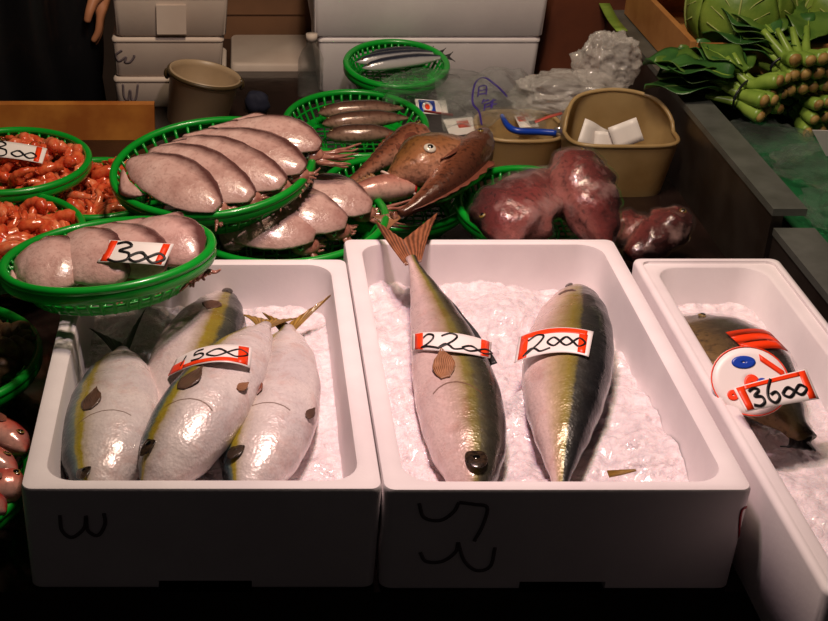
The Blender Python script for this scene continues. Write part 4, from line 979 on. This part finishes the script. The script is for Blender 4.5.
def greens(label, tie, direction, n, seed, spread=.048, L=.13, leafL=.125, lab_mat='leaf', up=.02):
    """a tied bunch: stalk ends point along direction from the tie, leaves fan out the other way"""
    rnd = random.Random(seed); d = V(direction).normalized(); s = d.cross(V((0, 0, 1))).normalized(); u = s.cross(d); tie = V(tie)
    root = thing('bunch_of_greens', label, 'vegetable', tie, group='tied bunches of leafy greens')
    slots = []
    for k in range(n):
        a = (k % 4-1.5)/1.5; lv = k//4; off = s*(a*spread*.62+rnd.uniform(-.002, .002))+u*(lv*.022-.006)
        st = tie+off*.75; en = tie+d*(.055+rnd.uniform(-.008, .008))+off*1.35
        bk = tie-d*.055+off*1.5+u*.002
        mb = MB(); r0 = rnd.uniform(.0125, .0155)
        mb.tube(spline([bk, st, tie+d*.03+off*1.1, en], 5), lambda x: r0*(.35+.45*min(1, x*1.6)+.2*x) if x < .97 else r0*.7, 10); sk = mb.build('stalk', 'stalk', root)
        mb = MB(); mb.ell(en, (r0*.8, r0*.8, r0*.55), 12, 6, d.to_track_quat('Z', 'Y').to_matrix()); mb.build('cut_end', 'stalk_end', sk)
    mb = MB(); mb.loop([tie+s*(spread*.98*math.cos(a))+u*(.008+.026*math.sin(a)) for a in [2*math.pi*k/28 for k in range(28)]], (.0022, .0032), 6); mb.build('tie', 'band', root)
    for k in range(n+14):
        a = rnd.uniform(-1, 1); L_ = leafL*rnd.uniform(.75, 1.15); b = tie-d*rnd.uniform(.01, .06)+s*a*spread*.8+u*rnd.uniform(.0, .045)
        ld = (-d+s*a*.60+u*rnd.uniform(-.02, .45)).normalized(); w = ld.cross(u).normalized(); nu = w.cross(ld); rows = []
        ph = rnd.uniform(0, 6); Wd = L_*rnd.uniform(.28, .40)
        for i in range(13):
            x = i/12; ww = Wd*math.sin(math.pi*(.06+.90*x))**.75
            rows.append([b+ld*L_*x-V((0, 0, .22*L_*x*x))+w*ww*y+nu*(.010*abs(y)+.008*math.sin(x*9+ph)*y+.005*noise.noise(V((x*4, y*3, k)))) for y in [q/4-1 for q in range(9)]])
        mb = MB(); mb.sheet(rows, .0012); lf = mb.build('leaf', 'leaf2' if k % 3 == 0 else lab_mat, root)
        mb = MB(); mb.tube([r[4]+nu*.001 for r in rows], lambda x: .0024*(1-.8*x), 5); mb.build('midrib', 'stalk', lf)
    return root
zg = .135
t1 = P(792, 70, .20); greens('tied bunch of leafy greens on top, bright stalk ends facing the front', t1, (.22, -.95, -.15), 12, 3)
t2 = P(742, 98, .165); greens('tied bunch of leafy greens lying lower, near the steel ledge', t2, (.70, -.65, -.12), 10, 8, spread=.038)
t3 = P(806, 112, .115); greens('tied bunch of leafy greens under the bright one, stalk ends in the clear plastic', t3, (.35, -.85, -.15), 12, 12)
t4 = P(838, 60, .16); greens('tied bunch of dark leafy greens at the far right of the vegetable counter', t4, (.4, -.8, -.1), 8, 21, lab_mat='leaf2')
for px, py, z, r, lab, sd in [(770, 140, .115, (.07, .08, .022), 'clear plastic bag lying over the stalk ends beyond the steel ledge', 31), (812, 165, .115, (.06, .07, .022), 'clear plastic pack with coloured print on the green mat', 33), (838, 210, .115, (.05, .07, .025), 'clear plastic pack nearest the front on the green mat', 35)]:
    c = P(px, py, z); mb = MB(); crumpled(mb, c, r, sd, amp=.35); tag(mb.build('plastic_bag', 'clear', None, origin=(c.x, c.y, .09)), lab, 'bag')
root, f = flat_card('paper_card', 'pale price card standing among the plastic at the right of the green mat', 'card', [(812, 130), (850, 131), (826, 156)], .14, .19)
mb = MB(); mb.sheet([[f(lerp(.5, .9, i/4), lerp(.1, .3, j/4)) for j in range(5)] for i in range(5)], .0006); mb.build('red_print', 'redprint', root)
# long green leaf edge behind the bag
a, b = P(596, -8, .172), P(622, 32, .172); mb = MB(); mb.sheet([[a.lerp(b, x)+V((q*.012, 0, .003*math.sin(x*7))) for q in (-1, 0, 1)] for x in [i/12 for i in range(13)]], .002)
tag(mb.build('leek_leaf', 'stalk', None, origin=a), 'long yellow green leaf lying on the steel ledge above the bulging bag', 'vegetable')
# ------------------------------------------------------------------ person behind the counter
fl = -.72; pc = V((PY(20, 50, 2.98).x-.05, 2.98, fl))
pr_ = thing('person', 'person in a long black rubber apron standing behind the plank, one hand hanging beside it', 'person', pc)
def skin(name, verts, edges, radii, mat, parent, root_i=0, levels=2):
    me = bpy.data.meshes.new(name); inv = wm(parent).inverted(); me.from_pydata([tuple(inv@V(v)) for v in verts], edges, [])
    o = bpy.data.objects.new(name, me); COL.objects.link(o); o.parent = parent; me.materials.append(M[mat])
    m = o.modifiers.new('s', 'SKIN'); s = o.modifiers.new('d', 'SUBSURF'); s.levels = s.render_levels = levels
    for i, r in enumerate(radii): me.skin_vertices[0].data[i].radius = (r, r); me.skin_vertices[0].data[i].use_root = (i == root_i)
    for p in me.polygons: p.use_smooth = True
    m.use_smooth_shade = True; return o
B3 = lambda x, y, z: pc+V((x, y, z))
hand = PY(100, 0, 2.93); hr = hand-pc
vs = [B3(0, 0, .92), B3(0, .02, 1.12), B3(0, .02, 1.34), B3(0, .0, 1.47), B3(0, -.02, 1.57), B3(0, -.02, 1.68),
      B3(.10, 0, .86), B3(.11, -.01, .48), B3(.11, .02, .08), B3(.12, -.12, .03), B3(-.10, 0, .86), B3(-.11, -.01, .48), B3(-.11, .02, .08), B3(-.12, -.12, .03),
      B3(.17, .02, 1.40), B3(.22, .05, 1.12), B3(hr.x, hr.y, hr.z+.05), B3(-.17, .02, 1.40), B3(-.22, .04, 1.12), B3(-.24, -.02, .90)]
ed = [(0, 1), (1, 2), (2, 3), (3, 4), (4, 5), (0, 6), (6, 7), (7, 8), (8, 9), (0, 10), (10, 11), (11, 12), (12, 13), (2, 14), (14, 15), (15, 16), (2, 17), (17, 18), (18, 19)]
ra = [.15, .14, .15, .06, .085, .09, .095, .065, .045, .04, .095, .065, .045, .04, .065, .05, .03, .065, .05, .03]
skin('body', vs, ed, ra, 'skin', pr_)
mb = MB(); rows = []
for i in range(41):
    z = lerp(1.30, .28, i/40); row = []
    for k in range(49):
        a = lerp(-2.1, 2.1, k/48); fl_ = 1+.06*(i/40); fold = (.010+.016*(i/40))*math.sin(a*9+2.5*math.sin(i*.12)+i*.05)*min(1, i/12)+.01*noise.noise(V((a*3, i*.12, 7)))
        rx, ry = (.205*fl_+fold), (.165*fl_+fold); row.append(B3(rx*math.sin(a)*1.06, -ry*math.cos(a)*1.05, z))
    rows.append(row)
mb.sheet(rows, .004); o = mb.build('apron', 'cloth_black', pr_); o['label'] = 'long black rubber apron with soft folds'
mb = MB(); mb.tube(spline([B3(.16, .02, 1.42), B3(.22, .05, 1.12), B3(hr.x+.008, hr.y+.01, hr.z+.10), B3(hr.x+.004, hr.y, hr.z+.045)], 6), lambda x: .075-.032*x, 16); mb.build('sleeve', 'navy', pr_)
mb = MB(); mb.tube(spline([B3(-.16, .02, 1.42), B3(-.22, .04, 1.12), B3(-.24, -.01, .93)], 6), lambda x: .075-.032*x, 16); mb.build('sleeve', 'navy', pr_)
for sg, hc, nm in ((1, B3(hr.x, hr.y, hr.z), ''), (-1, B3(-.245, -.03, .85), '')):
    hv = [hc+V((0, 0, .055)), hc+V((0, 0, .02)), hc+V((0, -.004, -.012))]; he = [(0, 1), (1, 2)]; hr_ = [.022, .026, .026]
    for k, (oy, ln) in enumerate(((-.027, .036), (-.009, .044), (.009, .041), (.025, .032))):
        b = len(hv); hv += [hc+V((sg*.002, oy, -.028)), hc+V((-sg*.004, oy*1.1, -.028-ln)), hc+V((-sg*.018, oy*1.1, -.03-ln*1.55))]; he += [(2, b), (b, b+1), (b+1, b+2)]; hr_ += [.010, .009, .007]
    b = len(hv); hv += [hc+V((-sg*.01, -.034, .012)), hc+V((-sg*.02, -.050, -.014)), hc+V((-sg*.026, -.052, -.036))]; he += [(1, b), (b, b+1), (b+1, b+2)]; hr_ += [.013, .010, .008]
    skin('hand', hv, he, hr_, 'skin', pr_, 1)
hdc = B3(0, -.03, 1.64); mb = MB(); mb.ell(hdc+V((0, .012, .03)), (.086, .10, .10), 20, 12); mb.build('hair', 'hair', pr_)
for sg in (1, -1):
    mb = MB(); mb.ell(hdc+V((sg*.032, -.082, 0)), (.013, .008, .008)); mb.build('eye', 'eye_white', pr_)
    mb = MB(); mb.ell(hdc+V((sg*.088, .0, -.01)), (.012, .02, .03)); mb.build('ear', 'skin', pr_)
mb = MB(); mb.ell(hdc+V((0, -.10, -.025)), (.014, .018, .024)); mb.build('nose', 'skin', pr_)
mb = MB(); mb.ell(hdc+V((0, -.088, -.062)), (.026, .008, .006)); mb.build('mouth', 'mouth_red', pr_)
# ------------------------------------------------------------------ light
def area(name, loc, target, size, power, color):
    l = bpy.data.lights.new(name, 'AREA'); l.shape = 'DISK'; l.size = size; l.energy = power; l.color = color
    o = bpy.data.objects.new(name, l); COL.objects.link(o); o.location = loc
    o.rotation_euler = (V(target)-V(loc)).to_track_quat('-Z', 'Y').to_euler(); return o
def spot(name, loc, target, power, color, ang, blend, rad):
    l = bpy.data.lights.new(name, 'SPOT'); l.energy = power; l.color = color; l.spot_size = math.radians(ang); l.spot_blend = blend; l.shadow_soft_size = rad
    o = bpy.data.objects.new(name, l); COL.objects.link(o); o.location = loc
    o.rotation_euler = (V(target)-V(loc)).to_track_quat('-Z', 'Y').to_euler(); return o
spot('lamp_over_boxes', (.14, 1.62, 1.30), (.36, 1.55, .1), 36, (1, .62, .70), 58, 1, .04)
spot('lamp_over_baskets', (.20, 1.50, 1.34), (.0, 1.85, .1), 23, (1, .80, .74), 135, .7, .04)
area('background_fill', (.25, 1.75, 1.95), (.25, 2.95, .1), .4, 24, (1, .80, .58))  # unseen fill light added to brighten the background
w = bpy.data.worlds.new('world'); scn.world = w; w.use_nodes = True
w.node_tree.nodes['Background'].inputs[0].default_value = (1.0, .84, .82, 1); w.node_tree.nodes['Background'].inputs[1].default_value = .010
vs_ = scn.view_settings; vs_.view_transform = 'Standard'; vs_.look = 'None'; vs_.gamma = 1; vs_.use_curve_mapping = False; vs_.exposure = 0
scn.cycles.use_denoising = True
